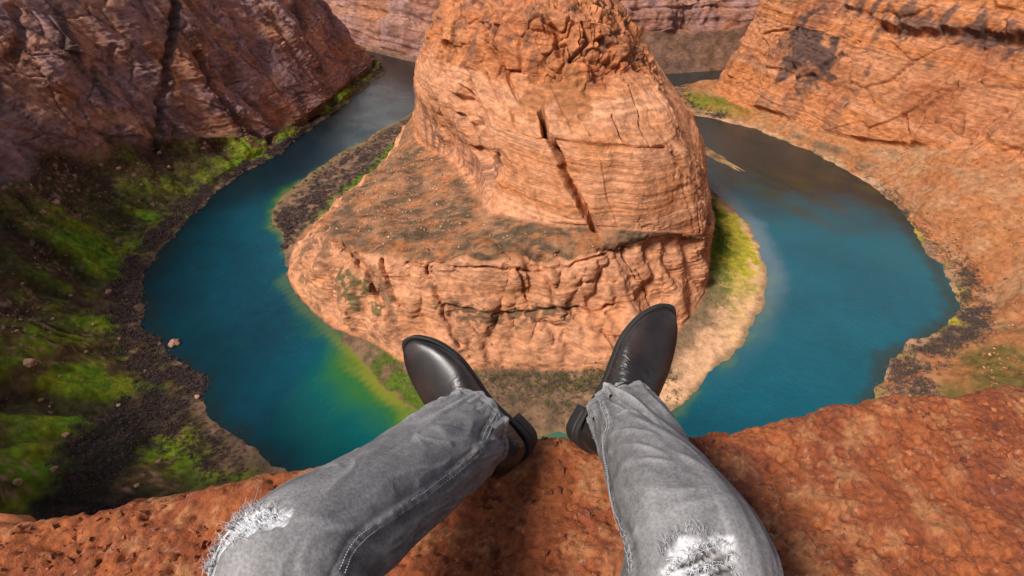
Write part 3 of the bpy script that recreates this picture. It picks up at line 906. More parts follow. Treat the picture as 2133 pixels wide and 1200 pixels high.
mesh_np('river', WP, grid_faces(len(xs), len(ys)), M_water, color=wc, kind='structure')

# ------------------------------------------------------------------ the red ledge the person sits on
ZL = -0.95
edge_px = [(-60, 1078), (80, 1070), (250, 1045), (420, 1010), (560, 978), (700, 957), (830, 940), (960, 915), (1060, 902), (1150, 896), (1230, 900),
           (1400, 893), (1560, 878), (1680, 865), (1790, 838), (1900, 822), (2030, 802), (2190, 792)]
ew = np.array([at(u, v, ZL)[:2] for u, v in edge_px])
ex = np.concatenate([[-5, -2.4, -1.5], ew[:, 0], [1.9, 2.8, 6]])
ey = np.concatenate([[-1.2, 0.1, 0.42], ew[:, 1], [1.0, 0.95, 0.2]])
o_ = np.argsort(ex)
ex, ey = ex[o_], ey[o_]
xc = np.concatenate([np.linspace(-5, -1.2, 50, endpoint=False), np.linspace(-1.2, 1.45, 640, endpoint=False), np.linspace(1.45, 6, 60)])
ye = np.interp(xc, ex, ey)
ye = np.convolve(np.pad(ye, 6, mode='edge'), np.ones(13) / 13, 'valid')
ye += 0.010 * fbm(np.stack([xc * 9, xc * 0, xc * 0], 1), 4)
# d: distance measured over the surface, negative behind the edge, positive down the face
dback = np.concatenate([-np.geomspace(5, 0.62, 30, endpoint=False), np.linspace(-0.62, 0.0, 170, endpoint=False)])
dfront = np.concatenate([np.linspace(0, 0.12, 36, endpoint=False), np.geomspace(0.12, 8, 26)])
dd_ = np.concatenate([dback, dfront])
Xc, Dd = np.meshgrid(xc, dd_, indexing='ij')
Ye = np.repeat(ye[:, None], len(dd_), 1)
rr = 0.05
ang = np.clip((Dd + 0.04) / rr, 0, math.pi / 2 * 1.04)
Yl = np.where(Dd < -0.04, Ye + Dd, Ye - 0.04 + rr * np.sin(ang))
Zl = np.where(Dd < -0.04, ZL, ZL - rr * (1 - np.cos(ang))) - np.clip(Dd + 0.04 - rr * math.pi / 2, 0, 99)
Yl = Yl - np.clip(Dd - 0.3, 0, 9) * 0.25
Gl = np.stack([Xc, Yl, Zl], -1).astype(F32)
Nl = gnormals(Gl)
fl = Nl[:, :150, 2].mean() < 0
Nl = (-Nl if fl else Nl).reshape(-1, 3)
Pl = Gl.reshape(-1, 3)
wv = fbm(Pl / 0.35, 3)
w1, w2, wi = worley(Pl / 0.030 + 0.9 * fbm(Pl / 0.025, 3)[:, None])
v1, v2, vi = worley(Pl / 0.0125 + 0.5 * fbm(Pl / 0.012, 2)[:, None])
patch = np.clip(0.55 + 0.9 * fbm(Pl / 0.16 + 4, 3), 0.05, 1.4)
knob = 0.62 * patch * ((0.55 - w1) * 0.009 + (wi - 0.5) * 0.006 + (0.5 - v1) * 0.007 + (vi - 0.5) * 0.003)
knob += (ridged(Pl / 0.03 + 3, 4, 0.65) - 0.2) * 0.006 - 0.008 * sstep(0.35, 0.7, fbm(Pl / 0.022 + 50, 3))
lay = strata(Pl[:, 2] * 3 + Pl[:, 1] + 0.25 * Pl[:, 0] + 0.12 * fbm(Pl / 0.3 + 5, 3), 0.13, 40, 0.9)
knob += (lay - 0.5) * 0.013
far_soft = np.clip(np.abs(Pl[:, 0]) - 1.5, 0, 4)
Dl = wv * 0.016 + fbm(Pl / 0.1 + 8, 3) * 0.010 + knob + far_soft * fbm(Pl / 0.8 + 3, 3) * 0.1
flat = np.exp(-((Pl[:, 0] - 0.08) / 0.2) ** 2 - ((Pl[:, 1] - 0.66) / 0.14) ** 2)
Dl = Dl * (1 - 0.55 * flat)
Pl2 = Pl + Nl * Dl[:, None]
cl = mix(np.tile(np.array([0.27, 0.072, 0.030], F32), (len(Pl), 1)), np.array([0.42, 0.125, 0.040], F32), np.clip(0.4 + fbm(Pl / 0.13 + 2, 5, 0.65) * 0.9, 0, 1))
cl = mix(cl, np.array([0.17, 0.055, 0.035], F32), np.clip(fbm(Pl / 0.2 + 12, 4) * 0.7 + (vi - 0.5) * 0.9, 0, 0.75))
cl = mix(cl, np.array([0.55, 0.26, 0.11], F32), np.clip(fbm(Pl / 0.05 + 22, 4) * 0.7 + (wi - 0.6) * 0.6, 0, 0.6))
cl = mix(cl, np.array([0.62, 0.40, 0.28], F32), 0.35 * sstep(0.85, 1.0, fbm(Pl / 0.012 + 30, 3)))
led = mesh_np('rock_ledge', Pl2, grid_faces(len(xc), len(dd_), flip=fl), M_ledge, color=cl, kind='structure')


def crumbs(name, pts, smin, smax, cols, seed, mat, label, cat):
    """loose angular bits of rock: squashed octahedra joined into one scatter"""
    r = np.random.default_rng(seed)
    n = len(pts)
    base = np.array([[1, 0, 0], [-1, 0, 0], [0, 1, 0], [0, -1, 0], [0, 0, 1], [0, 0, -1]], F32)
    fc = np.array([[0, 2, 4], [2, 1, 4], [1, 3, 4], [3, 0, 4], [2, 0, 5], [1, 2, 5], [3, 1, 5], [0, 3, 5]], np.int32)
    sz = smin + (smax - smin) * r.random(n) ** 3
    V = base[None] * r.uniform(0.55, 1.3, (n, 6, 1)) * sz[:, None, None] * np.array([1, 1, 0.7])
    a = r.uniform(0, 6.28, n)
    ca, sa = np.cos(a)[:, None], np.sin(a)[:, None]
    V = np.stack([V[..., 0] * ca - V[..., 1] * sa, V[..., 0] * sa + V[..., 1] * ca, V[..., 2]], -1) + r.normal(0, 1, (n, 6, 3)) * sz[:, None, None] * 0.25
    V = V + pts[:, None, :] + np.array([0, 0, 0.25]) * sz[:, None, None]
    F_ = (fc[None] + (np.arange(n) * 6)[:, None, None]).reshape(-1, 3)
    col = np.asarray(cols, F32)[r.integers(0, len(cols), n)] * r.uniform(0.7, 1.25, (n, 1))
    o = mesh_np(name, V.reshape(-1, 3), F_, mat, smooth=False, color=np.repeat(col, 6, 0), kind='stuff')
    return tag(o, label, cat)


gi = rng.choice(np.where((np.abs(Pl2[:, 0] - 0.1) < 1.3) & (Dd.ravel() > -0.62) & (Dd.ravel() < -0.005))[0], 5200)
gi = gi[fbm(Pl2[gi] / 0.12 + 9, 3) > -0.15]
crumbs('loose_grit', Pl2[gi], 0.0016, 0.0095, [(0.30, 0.09, 0.04), (0.42, 0.14, 0.05), (0.22, 0.07, 0.04), (0.34, 0.11, 0.045), (0.26, 0.08, 0.04), (0.38, 0.13, 0.05)], 5, M_ledge,
       'loose red and tan grit strewn over the rock ledge', 'grit')


def blob(name, mat, r, sub_u=28, sub_v=20, noise=0.25, ns=1.2, seed=0, color=None, parent=None, flatten=0.75):
    th = np.linspace(0, 2 * math.pi, sub_u, endpoint=False)
    ph = np.linspace(0.02, math.pi - 0.02, sub_v)
    A, B = np.meshgrid(th, ph, indexing='ij')
    V = np.stack([np.sin(B) * np.cos(A), np.sin(B) * np.sin(A), np.cos(B)], -1).reshape(-1, 3).astype(F32)
    f1, f2, ci = worley(V * ns + seed * 3.7)
    k = 1 + noise * fbm(V * ns + seed, 3) + (ci - 0.5) * noise * 0.9
    V = V * k[:, None] * np.array([1, 0.85, flatten], F32) * r
    c = np.tile(np.asarray(color if color is not None else (0.4, 0.22, 0.14), F32), (len(V), 1)) * (1 + 0.25 * fbm(V / r * 2 + seed, 3))[:, None]
    return mesh_np(name, V, grid_faces(sub_u, sub_v, wrap_u=True, flip=True), mat, color=c, parent=parent)


oc = blob('rock_outcrop', M_ledge, 0.8, 160, 110, 0.3, 2.2, 3, (0.40, 0.13, 0.05))
oc.location = (-3.12, 1.1, -3.2)
oc['kind'] = 'structure'

# ------------------------------------------------------------------ the seated person: jeans and boots
person = bpy.data.objects.new('person', None)
COL.objects.link(person)
person.location = (0, -0.1, ZL)
tag(person, 'person in ripped grey jeans and dark leather boots sitting with legs stretched over the ledge', 'person')
OFF = np.array([0, -0.1, ZL], F32)          # children are built in world space and shifted back by this

M_denim = tint_mat('grey_denim', 0.88, 260, 700, 0.5, 0.0016, spec=0.15, var=0.28, detail=4)
M_thread = tint_mat('cotton_thread', 0.9, 300, 600, 0.1, 0.001, spec=0.1, var=0.1, detail=2)


def leather(name, colr, rough):
    m, nt, b = newmat(name)
    tc = nd(nt, 'ShaderNodeTexCoord')
    n1 = nd(nt, 'ShaderNodeTexNoise', Scale=14.0, Detail=5.0)
    n2 = nd(nt, 'ShaderNodeTexNoise', Scale=350.0, Detail=3.0)
    nt.links.new(tc.outputs['Object'], n1.inputs['Vector'])
    nt.links.new(tc.outputs['Object'], n2.inputs['Vector'])
    cr = nd(nt, 'ShaderNodeValToRGB')
    cr.color_ramp.elements[0].position = 0.35
    cr.color_ramp.elements[1].position = 0.7
    cr.color_ramp.elements[0].color = (*[c * 0.75 for c in colr], 1)
    cr.color_ramp.elements[1].color = (*[c * 1.4 for c in colr], 1)
    nt.links.new(n1.outputs['Fac'], cr.inputs[0])
    nt.links.new(cr.outputs[0], b.inputs['Base Color'])
    mr = nd(nt, 'ShaderNodeMapRange')
    mr.inputs['To Min'].default_value = rough - 0.08
    mr.inputs['To Max'].default_value = rough + 0.12
    nt.links.new(n1.outputs['Fac'], mr.inputs['Value'])
    nt.links.new(mr.outputs[0], b.inputs['Roughness'])
    bp = nd(nt, 'ShaderNodeBump', Strength=0.12, Distance=0.001)
    nt.links.new(n2.outputs['Fac'], bp.inputs['Height'])
    nt.links.new(bp.outputs[0], b.inputs['Normal'])
    return m


M_boot = leather('boot_leather', (0.017, 0.013, 0.012), 0.36)
nt = M_boot.node_tree
bs = nt.nodes['Principled BSDF']
# walking creases across the vamp, scuffs, and red dust low on the upper (object space: x heel to toe)
tcb = nd(nt, 'ShaderNodeTexCoord')
mpb = nd(nt, 'ShaderNodeMapping')
mpb.inputs['Scale'].default_value = (75, 16, 40)
ncb = nd(nt, 'ShaderNodeTexNoise', Scale=1.0, Detail=3.0, Distortion=1.2)
nt.links.new(tcb.outputs['Object'], mpb.inputs['Vector'])
nt.links.new(mpb.outputs[0], ncb.inputs['Vector'])
spb = nd(nt, 'ShaderNodeSeparateXYZ')
nt.links.new(tcb.outputs['Object'], spb.inputs[0])
mr1 = nd(nt, 'ShaderNodeMapRange', interpolation_type='SMOOTHSTEP')
mr1.inputs['From Min'].default_value = 0.235
mr1.inputs['From Max'].default_value = 0.175
nt.links.new(spb.outputs['X'], mr1.inputs['Value'])
ml1 = nd(nt, 'ShaderNodeMath', operation='MULTIPLY')
nt.links.new(ncb.outputs['Fac'], ml1.inputs[0])
nt.links.new(mr1.outputs[0], ml1.inputs[1])
bpb = nd(nt, 'ShaderNodeBump', Strength=0.55, Distance=0.006)
nt.links.new(ml1.outputs[0], bpb.inputs['Height'])
old = bs.inputs['Normal'].links[0].from_node
nt.links.new(old.outputs[0], bpb.inputs['Normal'])
nt.links.new(bpb.outputs[0], bs.inputs['Normal'])
nd1 = nd(nt, 'ShaderNodeTexNoise', Scale=22.0, Detail=8.0, Roughness=0.75)
nt.links.new(tcb.outputs['Object'], nd1.inputs['Vector'])
mr2 = nd(nt, 'ShaderNodeMapRange')
mr2.inputs['From Min'].default_value = 0.115
mr2.inputs['From Max'].default_value = 0.03
mr2.inputs['To Max'].default_value = 0.3
nt.links.new(spb.outputs['Z'], mr2.inputs['Value'])
mr3 = nd(nt, 'ShaderNodeMapRange')
mr3.inputs['From Min'].default_value = 0.48
mr3.inputs['From Max'].default_value = 0.72
nt.links.new(nd1.outputs['Fac'], mr3.inputs['Value'])
ml2 = nd(nt, 'ShaderNodeMath', operation='MULTIPLY')
nt.links.new(mr2.outputs[0], ml2.inputs[0])
nt.links.new(mr3.outputs[0], ml2.inputs[1])
mxb = nd(nt, 'ShaderNodeMix', data_type='RGBA')
mxb.inputs[7].default_value = (0.16, 0.075, 0.045, 1)
oldc = bs.inputs['Base Color'].links[0].from_node
nt.links.new(ml2.outputs[0], mxb.inputs[0])
nt.links.new(oldc.outputs[0], mxb.inputs[6])
nt.links.new(mxb.outputs[2], bs.inputs['Base Color'])
M_sole = leather('boot_sole', (0.014, 0.012, 0.011), 0.6)


def dray(u, v, t):
    c, s = math.cos(R(PITCH)), math.sin(R(PITCH))
    a, b = (u - 1066.5) / FPX, (600 - v) / FPX
    return np.array([a, c + b * s, -s + b * c]) * t


def catmull(pts, n):
    pts = np.asarray(pts, float)
    k = len(pts)
    u = np.linspace(0, k - 1, n)
    i = np.minimum(u.astype(int), k - 2)
    t = (u - i)[:, None]
    p0, p1, p2, p3 = pts[np.maximum(i - 1, 0)], pts[i], pts[i + 1], pts[np.minimum(i + 2, k - 1)]
    m1, m2 = (p2 - p0) * 0.5, (p3 - p1) * 0.5
    return (2 * t ** 3 - 3 * t ** 2 + 1) * p1 + (t ** 3 - 2 * t ** 2 + t) * m1 + (-2 * t ** 3 + 3 * t ** 2) * p2 + (t ** 3 - t ** 2) * m2


jeansV, jeansF, jeansC, nV = [], [], [], 0
LEGS = {}


def trouser(key, ctrl, seam_px, hole_px, folds, seed, fade=0.0):
    """ctrl rows: x, y, z, radius, flattening; the last one is the hem"""
    global nV
    ctrl = np.asarray(ctrl, float)
    nl, na = 330, 200
    C = catmull(ctrl, nl)
    pos, rad, fla = C[:, :3], C[:, 3], C[:, 4]
    tan = np.gradient(pos, axis=0)
    tan /= np.linalg.norm(tan, axis=1, keepdims=True)
    up = np.array([0, -0.35, 1.0])
    e1 = up - tan * (tan @ up)[:, None]
    e1 /= np.linalg.norm(e1, axis=1, keepdims=True)
    e2 = np.cross(tan, e1)
    th = np.linspace(0, 2 * math.pi, na, endpoint=False)
    ct, st_ = np.cos(th)[None, :, None], np.sin(th)[None, :, None]
    Nn = (e1[:, None] * ct + e2[:, None] * st_)
    Gj = pos[:, None] + (e1[:, None] * ct * fla[:, None, None] + e2[:, None] * st_) * rad[:, None, None]
    sl_ = np.linspace(0, 1, nl)[:, None].repeat(na, 1)
    base = Gj.reshape(-1, 3).astype(F32)
    Nf_ = Nn.reshape(-1, 3).astype(F32)
    sl_ = sl_.ravel()
    arc = np.concatenate([[0], np.cumsum(np.linalg.norm(np.diff(pos, axis=0), axis=1))])
    ar = np.repeat(arc, na)
    Ltot = arc[-1]
    # cloth wrinkles: stretched noise on the tube, tighter towards the hem
    thr = np.tile(th, nl)
    cyl = np.stack([np.cos(thr) * 1.0, np.sin(thr) * 1.0, ar * 7.0 + 0.9 * np.cos(thr + seed) + 0.4 * np.sin(2 * thr)], 1)
    hemk = sstep(Ltot - 0.30, Ltot - 0.02, ar)
    wr = ridged(cyl * np.array([1.1, 1.1, 1.3], F32) + seed, 2) * (0.0012 + 0.0065 * hemk)
    wr += fbm(cyl * np.array([1.3, 1.3, 0.45], F32) + seed + 5, 3) * 0.005
    cw = ridged(cyl * np.array([1.5, 1.5, 0.9], F32) + 0.5 * fbm(cyl * 1.3, 2)[:, None] + seed + 11, 2)
    wr += sstep(0.45, 1.0, cw) * 0.0055 * (0.35 + 0.65 * hemk)
    light = np.clip(wr / 0.012, -1, 1) + 0.8 * sstep(0.5, 1.0, cw)
    P_ = base + Nf_ * wr[:, None]
    # explicit folds
    for pts, w, h in folds:
        line = catmull([pick(base, a, b) for a, b in pts], 24)
        d, q = seg_dist(P_, line)
        g = np.exp(-(d / (w * 0.6)) ** 1.3) * np.sin(np.clip(q, 0.02, 0.98) * math.pi) ** 0.5
        P_ = P_ + Nf_ * (h * g)[:, None]
        light += g * (0.9 if h > 0 else -0.5)
    # hem
    dh = Ltot - ar
    P_ += Nf_ * (0.0022 * (1 - sstep(0.015, 0.018, dh)))[:, None]
    hemline = np.exp(-((dh - 0.0165) / 0.0016) ** 2)
    P_ -= Nf_ * (0.0018 * hemline)[:, None]
    # seam: flat-felled ridge with puckers
    sline = catmull([pick(base, a, b) for a, b in seam_px], 120)
    d, q = seg_dist(base, sline)
    puck = 0.5 + 0.5 * np.sin(q * 150 + 3 * fbm(base / 0.02, 2))
    ridge = sstep(0.0075, 0.0045, d)
    P_ += Nf_ * (ridge * (0.0011 + 0.0007 * puck))[:, None]
    P_ -= Nf_ * (np.exp(-((d - 0.0095) / 0.002) ** 2) * 0.0012)[:, None]
    # albedo: washed grey, paler on worn ridges
    f1 = fbm(base / 0.06 + seed, 4)
    f2 = fbm(base / 0.012 + seed, 3)
    twl = fbm(np.stack([thr * 26, ar * 60, thr * 0], 1) + seed, 3)
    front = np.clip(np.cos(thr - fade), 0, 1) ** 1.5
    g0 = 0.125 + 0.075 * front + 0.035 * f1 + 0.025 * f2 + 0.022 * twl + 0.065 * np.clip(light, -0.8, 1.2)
    g0 = g0 * (1 - 0.25 * np.exp(-((d - 0.011) / 0.006) ** 2)) + ridge * (0.10 * puck - 0.045)
    g0 = g0 + 0.07 * (1 - sstep(0.004, 0.010, np.abs(dh - 0.006) + 0.004 * f2)) - 0.06 * hemline
    g0 = np.clip(g0 * 1.12 - 0.01, 0.03, 1)
    cj = np.stack([g0 * 1.03, g0 * 0.985, g0 * 0.97], 1)
    # rips at the knee: white weft threads, cloth slightly sunk
    for line_px, w in hole_px:
        line = catmull([pick(base, a, b) for a, b in line_px], 30)
        d2, q2 = seg_dist(base, line)
        prof = w * (0.35 + 0.65 * np.sin(np.clip(q2, 0.03, 0.97) * math.pi))
        hm = sstep(1.0, 0.75, d2 / prof + 0.35 * fbm(base / 0.006, 2) + 0.2 * fbm(base / 0.02, 2))
        P_ -= Nf_ * (hm * 0.004)[:, None]
        cj = mix(cj, np.array([0.72, 0.72, 0.72], F32), hm * (0.95 if key == 'left' else np.clip(0.8 + 0.9 * fbm(np.stack([ar * 95, thr * 3, thr * 0], 1), 2), 0.2, 0.95)))
    if key == 'right':
        for line_px, w in [([(1398, 1186), (1440, 1168), (1490, 1146)], 0.0022), ([(1425, 1200), (1470, 1180), (1520, 1160)], 0.0026), ([(1445, 1150), (1480, 1136)], 0.0016), ([(1480, 1196), (1525, 1180)], 0.002)]:
            line = catmull([pick(base, a, b) for a, b in line_px], 20)
            d2, q2 = seg_dist(base, line)
            sm_ = sstep(1.3, 0.6, d2 / (w * (0.4 + np.sin(np.clip(q2, 0.02, 0.98) * math.pi))))
            P_ -= Nf_ * (sm_ * 0.006)[:, None]
            cj = mix(cj, np.array([0.06, 0.05, 0.05], F32), sm_)
    Gj2 = P_.reshape(nl, na, 3)
    cg = cj.reshape(nl, na, 3)
    # turn the hem inwards
    inner_rows, inner_c = [], []
    for k, (din, back) in enumerate([(0.0005, -0.0008), (0.0025, 0.0), (0.0032, 0.006), (0.0034, 0.05)]):
        row = Gj2[-1] - Nn[-1] * din - tan[-1] * back
        inner_rows.append(row)
        inner_c.append(cg[-1] * 0.8)
    Gj3 = np.concatenate([Gj2, np.stack(inner_rows)], 0)
    cg3 = np.concatenate([cg, np.stack(inner_c)], 0)
    F_ = grid_faces(Gj3.shape[0], na, wrap_v=True)
    jeansV.append(Gj3.reshape(-1, 3))
    jeansC.append(cg3.reshape(-1, 3))
    jeansF.append(F_ + nV)
    nV += Gj3.shape[0] * na
    LEGS[key] = dict(P=P_, base=base, N=Nf_, seam=sline, dh=dh, na=na, nl=nl, G=Gj2, Nn=Nn, pos=pos, tan=tan)


lk, la = dray(612, 1178, 0.65), dray(984, 893, 1.03)
rk_, ra = dray(1458, 1168, 0.64), dray(1296, 858, 1.035)
lh, rh = np.array([-0.12, -0.10, -0.835]), np.array([0.12, -0.10, -0.835])


def ctrl_for(h, k, a, r, bulge):
    m1 = h * 0.5 + k * 0.5 + np.array([0, 0, 0.005])
    k2 = k * 0.72 + a * 0.28 + bulge * 0.6
    k1 = k * 0.82 + h * 0.18 + bulge * 0.2
    s1 = k * 0.45 + a * 0.55
    s2 = k * 0.2 + a * 0.8
    rows = []
    for p, q, f in zip((h, m1, k1, k, k2, s1, s2, a), r, (0.95, 0.95, 0.97, 1.0, 1.0, 0.98, 0.95, 0.92)):
        rows.append((*p, q, f))
    return rows


trouser('left', ctrl_for(lh, lk, la, (0.105, 0.097, 0.087, 0.081, 0.076, 0.072, 0.071, 0.072), np.array([0, 0, 0.004])),
        [(1036, 858), (1022, 890), (1000, 935), (960, 975), (900, 1020), (840, 1055), (785, 1095), (735, 1140), (708, 1200)],
        [([(405, 1198), (425, 1160), (455, 1125), (500, 1100), (545, 1085), (585, 1078)], 0.023)],
        [([(700, 1100), (780, 1090), (850, 1040)], 0.008, 0.005), ([(830, 985), (890, 975), (945, 985)], 0.008, 0.004),
         ([(905, 925), (960, 915), (1010, 925)], 0.007, 0.005), ([(900, 880), (950, 885), (1000, 900)], 0.006, -0.003),
         ([(1010, 985), (990, 1040), (1000, 1090)], 0.008, 0.006), ([(1035, 930), (1020, 990), (985, 1030)], 0.007, 0.005),
         ([(760, 1130), (800, 1160), (830, 1200)], 0.008, 0.005), ([(850, 1080), (900, 1100), (930, 1150)], 0.01, 0.004),
         ([(700, 1090), (640, 1080), (590, 1090)], 0.012, 0.003)], 1.3)
trouser('right', ctrl_for(rh, rk_, ra, (0.105, 0.097, 0.088, 0.082, 0.076, 0.068, 0.064, 0.062), np.array([0.0, 0, 0.008])),
        [(1250, 838), (1262, 862), (1262, 890), (1250, 930), (1254, 985), (1266, 1035), (1285, 1080), (1305, 1120), (1318, 1160), (1322, 1200)],
        [([(1390, 1195), (1430, 1160), (1470, 1140), (1515, 1130)], 0.018), ([(1430, 1215), (1470, 1185), (1520, 1165)], 0.016)],
        [([(1280, 860), (1320, 850), (1360, 870)], 0.006, 0.004), ([(1262, 905), (1310, 895), (1370, 905)], 0.007, 0.005),
         ([(1262, 950), (1320, 925), (1390, 945)], 0.007, 0.005), ([(1290, 975), (1350, 955), (1400, 960)], 0.007, 0.004),
         ([(1320, 1090), (1400, 1030), (1480, 1020)], 0.010, 0.004), ([(1330, 1120), (1420, 1060), (1530, 1040)], 0.010, 0.005),
         ([(1290, 1030), (1350, 1020), (1400, 1030)], 0.01, 0.003)], 4.1)
# seat of the jeans joins both legs behind the camera
th = np.linspace(0, 2 * math.pi, 64, endpoint=False)
ph = np.linspace(0.02, math.pi - 0.02, 40)
A, B = np.meshgrid(th, ph, indexing='ij')
Vp = np.stack([np.sin(B) * np.cos(A) * 0.205, np.sin(B) * np.sin(A) * 0.14 - 0.16, np.cos(B) * 0.15 - 0.80], -1).reshape(-1, 3)
jeansV.append(Vp)
jeansC.append(np.tile(np.array([0.17, 0.17, 0.175]), (len(Vp), 1)))
jeansF.append(grid_faces(64, 40, wrap_u=True, flip=True) + nV)
jeans = mesh_np('jeans', np.concatenate(jeansV) - OFF, np.concatenate(jeansF), M_denim, parent=person, color=np.concatenate(jeansC))
jeans['label'] = 'washed grey denim jeans torn at both knees'


def strands(paths, width, cols):
    """thin three-sided threads along paths"""
    V, F_, Cc, n = [], [], [], 0
    for pth, c in zip(paths, cols):
        pth = np.asarray(pth)
        k = len(pth)
        t = np.gradient(pth, axis=0)
        t /= np.linalg.norm(t, axis=1, keepdims=True) + 1e-9
        a = np.cross(t, [0.3, 0.5, 0.8])
        a /= np.linalg.norm(a, axis=1, keepdims=True) + 1e-9
        b = np.cross(t, a)
        w = width * np.linspace(1, 0.5, k)[:, None]
        rows = np.stack([pth + w * (a * math.cos(q) + b * math.sin(q)) for q in (0, 2.09, 4.19)], 1)
        V.append(rows.reshape(-1, 3))
        Cc.append(np.tile(c, (k * 3, 1)))
        F_.append(grid_faces(k, 3, wrap_v=True) + n)
        n += k * 3
    return np.concatenate(V), np.concatenate(F_), np.concatenate(Cc)


def surf(key, u, v):
    Lg = LEGS[key]
    a, b, dep = px(Lg['P'])
    d = np.hypot(a - u, b - v)
    m = np.where(d < d.min() + 3)[0]
    k = m[np.argmin(dep[m])]
    return Lg['P'][k].astype(float), Lg['N'][k].astype(float)


def fray(key, base_px, dir_px, length, n, col, lift=0.01):
    """loose thread ends that stand off the torn edge"""
    paths, cols = [], []
    bl = catmull(np.array(base_px, float), 60)
    for k in range(n):
        u, v = bl[random.randrange(60)] + np.random.default_rng(k).normal(0, 4, 2)
        p, nn = surf(key, u, v)
        du, dv = dir_px
        L = length * random.uniform(0.35, 1.1)
        c, s = math.cos(R(PITCH)), math.sin(R(PITCH))
        dirv = np.array([du, 0, 0]) - dv * np.array([0, s, c])
        dirv = dirv / np.linalg.norm(dirv) + np.array([random.gauss(0, 0.45), random.gauss(0, 0.45), random.gauss(0, 0.45)])
        ph0 = random.uniform(0, 2)
        curl = np.array([random.gauss(0, 1), random.gauss(0, 1), random.gauss(0, 1)])
        q = [p - nn * 0.002]
        for j in range(1, 7):
            f = j / 6
            q.append(p + nn * lift * math.sin(f * 2.6) * random.uniform(0.8, 1.1) + dirv * L * f + curl * L * 0.55 * math.sin(f * 3.0 + ph0) * f)
        paths.append(q)
        g = col * random.uniform(0.7, 1.2)
        cols.append((g, g, g * 1.03))
    return paths, cols


def weft(key, line_px, across, half, n, col):
    """slack white threads that bridge the rip"""
    paths, cols = [], []
    bl = catmull(np.array(line_px, float), 80)
    for k in range(n):
        i = random.randrange(80)
        f = math.sin(max(0.08, min(0.92, i / 80)) * math.pi) * half * random.uniform(0.7, 1.15)
        t = bl[min(i + 1, 79)] - bl[max(i - 1, 0)]
        t /= np.linalg.norm(t) + 1e-9
        nrm = np.array([-t[1], t[0]]) * across + t * random.gauss(0, 0.9)
        q = []
        lift = random.uniform(0.0, 0.002)
        for j in np.linspace(-1, 1, 6):
            uv = bl[i] + nrm * f * j
            p, nn = surf(key, *uv)
            q.append(p + nn * (0.0012 + lift * (1 - j * j)) + np.array([random.gauss(0, 0.0008) for _ in range(3)]))
        paths.append(q)
        g = col * random.uniform(0.8, 1.1)
        cols.append((g, g, g * 1.02))
    return paths, cols


lhole = [(405, 1198), (425, 1160), (455, 1125), (500, 1100), (545, 1085), (585, 1078)]
pa, ca = weft('left', lhole, 1, 26, 120, 0.8)
pb_, cb_ = fray('left', [(475, 1098), (500, 1072), (530, 1062), (580, 1068)], (-0.25, -1), 0.0075, 110, 0.45, 0.002)
pc_, cc_ = fray('left', [(410, 1185), (440, 1130), (490, 1090)], (-0.6, -0.5), 0.007, 90, 0.5, 0.004)
V, F_, Cc = strands(pa + pb_ + pc_, 0.0005, ca + cb_ + cc_)
o = mesh_np('frayed_threads', V - OFF, F_, M_thread, parent=jeans, color=Cc)
o['kind'] = 'stuff'
rh1 = [(1390, 1195), (1430, 1160), (1470, 1140), (1515, 1130)]
rh2 = [(1430, 1198), (1470, 1185), (1520, 1165)]
pa, ca = weft('right', rh1, 1, 16, 90, 0.8)
p2_, c2_ = weft('right', rh2, 1, 10, 60, 0.75)
pb_, cb_ = fray('right', [(1375, 1160), (1400, 1125), (1440, 1110), (1480, 1118)], (-0.3, -1), 0.0075, 90, 0.45, 0.002)
pc_, cc_ = fray('right', [(1490, 1120), (1520, 1140), (1525, 1190)], (0.1, 0.6), 0.007, 70, 0.55, 0.004)
V, F_, Cc = strands(pa + p2_ + pb_ + pc_, 0.0005, ca + c2_ + cb_ + cc_)
o = mesh_np('frayed_threads', V - OFF, F_, M_thread, parent=jeans, color=Cc)
o['kind'] = 'stuff'

# stitching: dashes along seam and hem
paths, cols = [], []
for key in ('left', 'right'):
    Lg = LEGS[key]
    sl2 = catmull(Lg['seam'][::4], 400)
    tt = np.gradient(sl2, axis=0)
    tt /= np.linalg.norm(tt, axis=1, keepdims=True)
    for side in (-1, 1):
        for k in range(2, 396, 4):
            kk = np.argmin(((Lg['base'] - sl2[k]) ** 2).sum(1))
            nn = Lg['N'][kk].astype(float)
            sd = np.cross(tt[k], nn)
            q = []
            for j in (0, 1, 2):
                c0 = sl2[min(k + j, 399)] + sd * side * 0.0038
                k3 = np.argmin(((Lg['P'] - c0) ** 2).sum(1))
                q.append(c0 + nn * (np.dot(Lg['P'][k3] - c0, nn) + 0.0013))
            paths.append(q)
            cols.append((0.50, 0.50, 0.50))
    G_ = Lg['G']
    row = int(np.argmin(np.abs(Lg['dh'].reshape(Lg['nl'], Lg['na'])[:, 0] - 0.0165)))
    for k in range(0, Lg['na'], 2):
        paths.append([G_[row, k] + Lg['Nn'][row, k] * 0.0012, (G_[row, k] + G_[row, (k + 1) % Lg['na']]) / 2 + Lg['Nn'][row, k] * 0.0016, G_[row, (k + 1) % Lg['na']] + Lg['Nn'][row, k] * 0.0012])
        cols.append((0.42, 0.42, 0.42))
V, F_, Cc = strands(paths, 0.0008, cols)
o = mesh_np('stitching', V - OFF, F_, M_thread, parent=jeans, color=Cc)
o['kind'] = 'stuff'


# ---- boots
def unit(v):
    return v / np.linalg.norm(v)


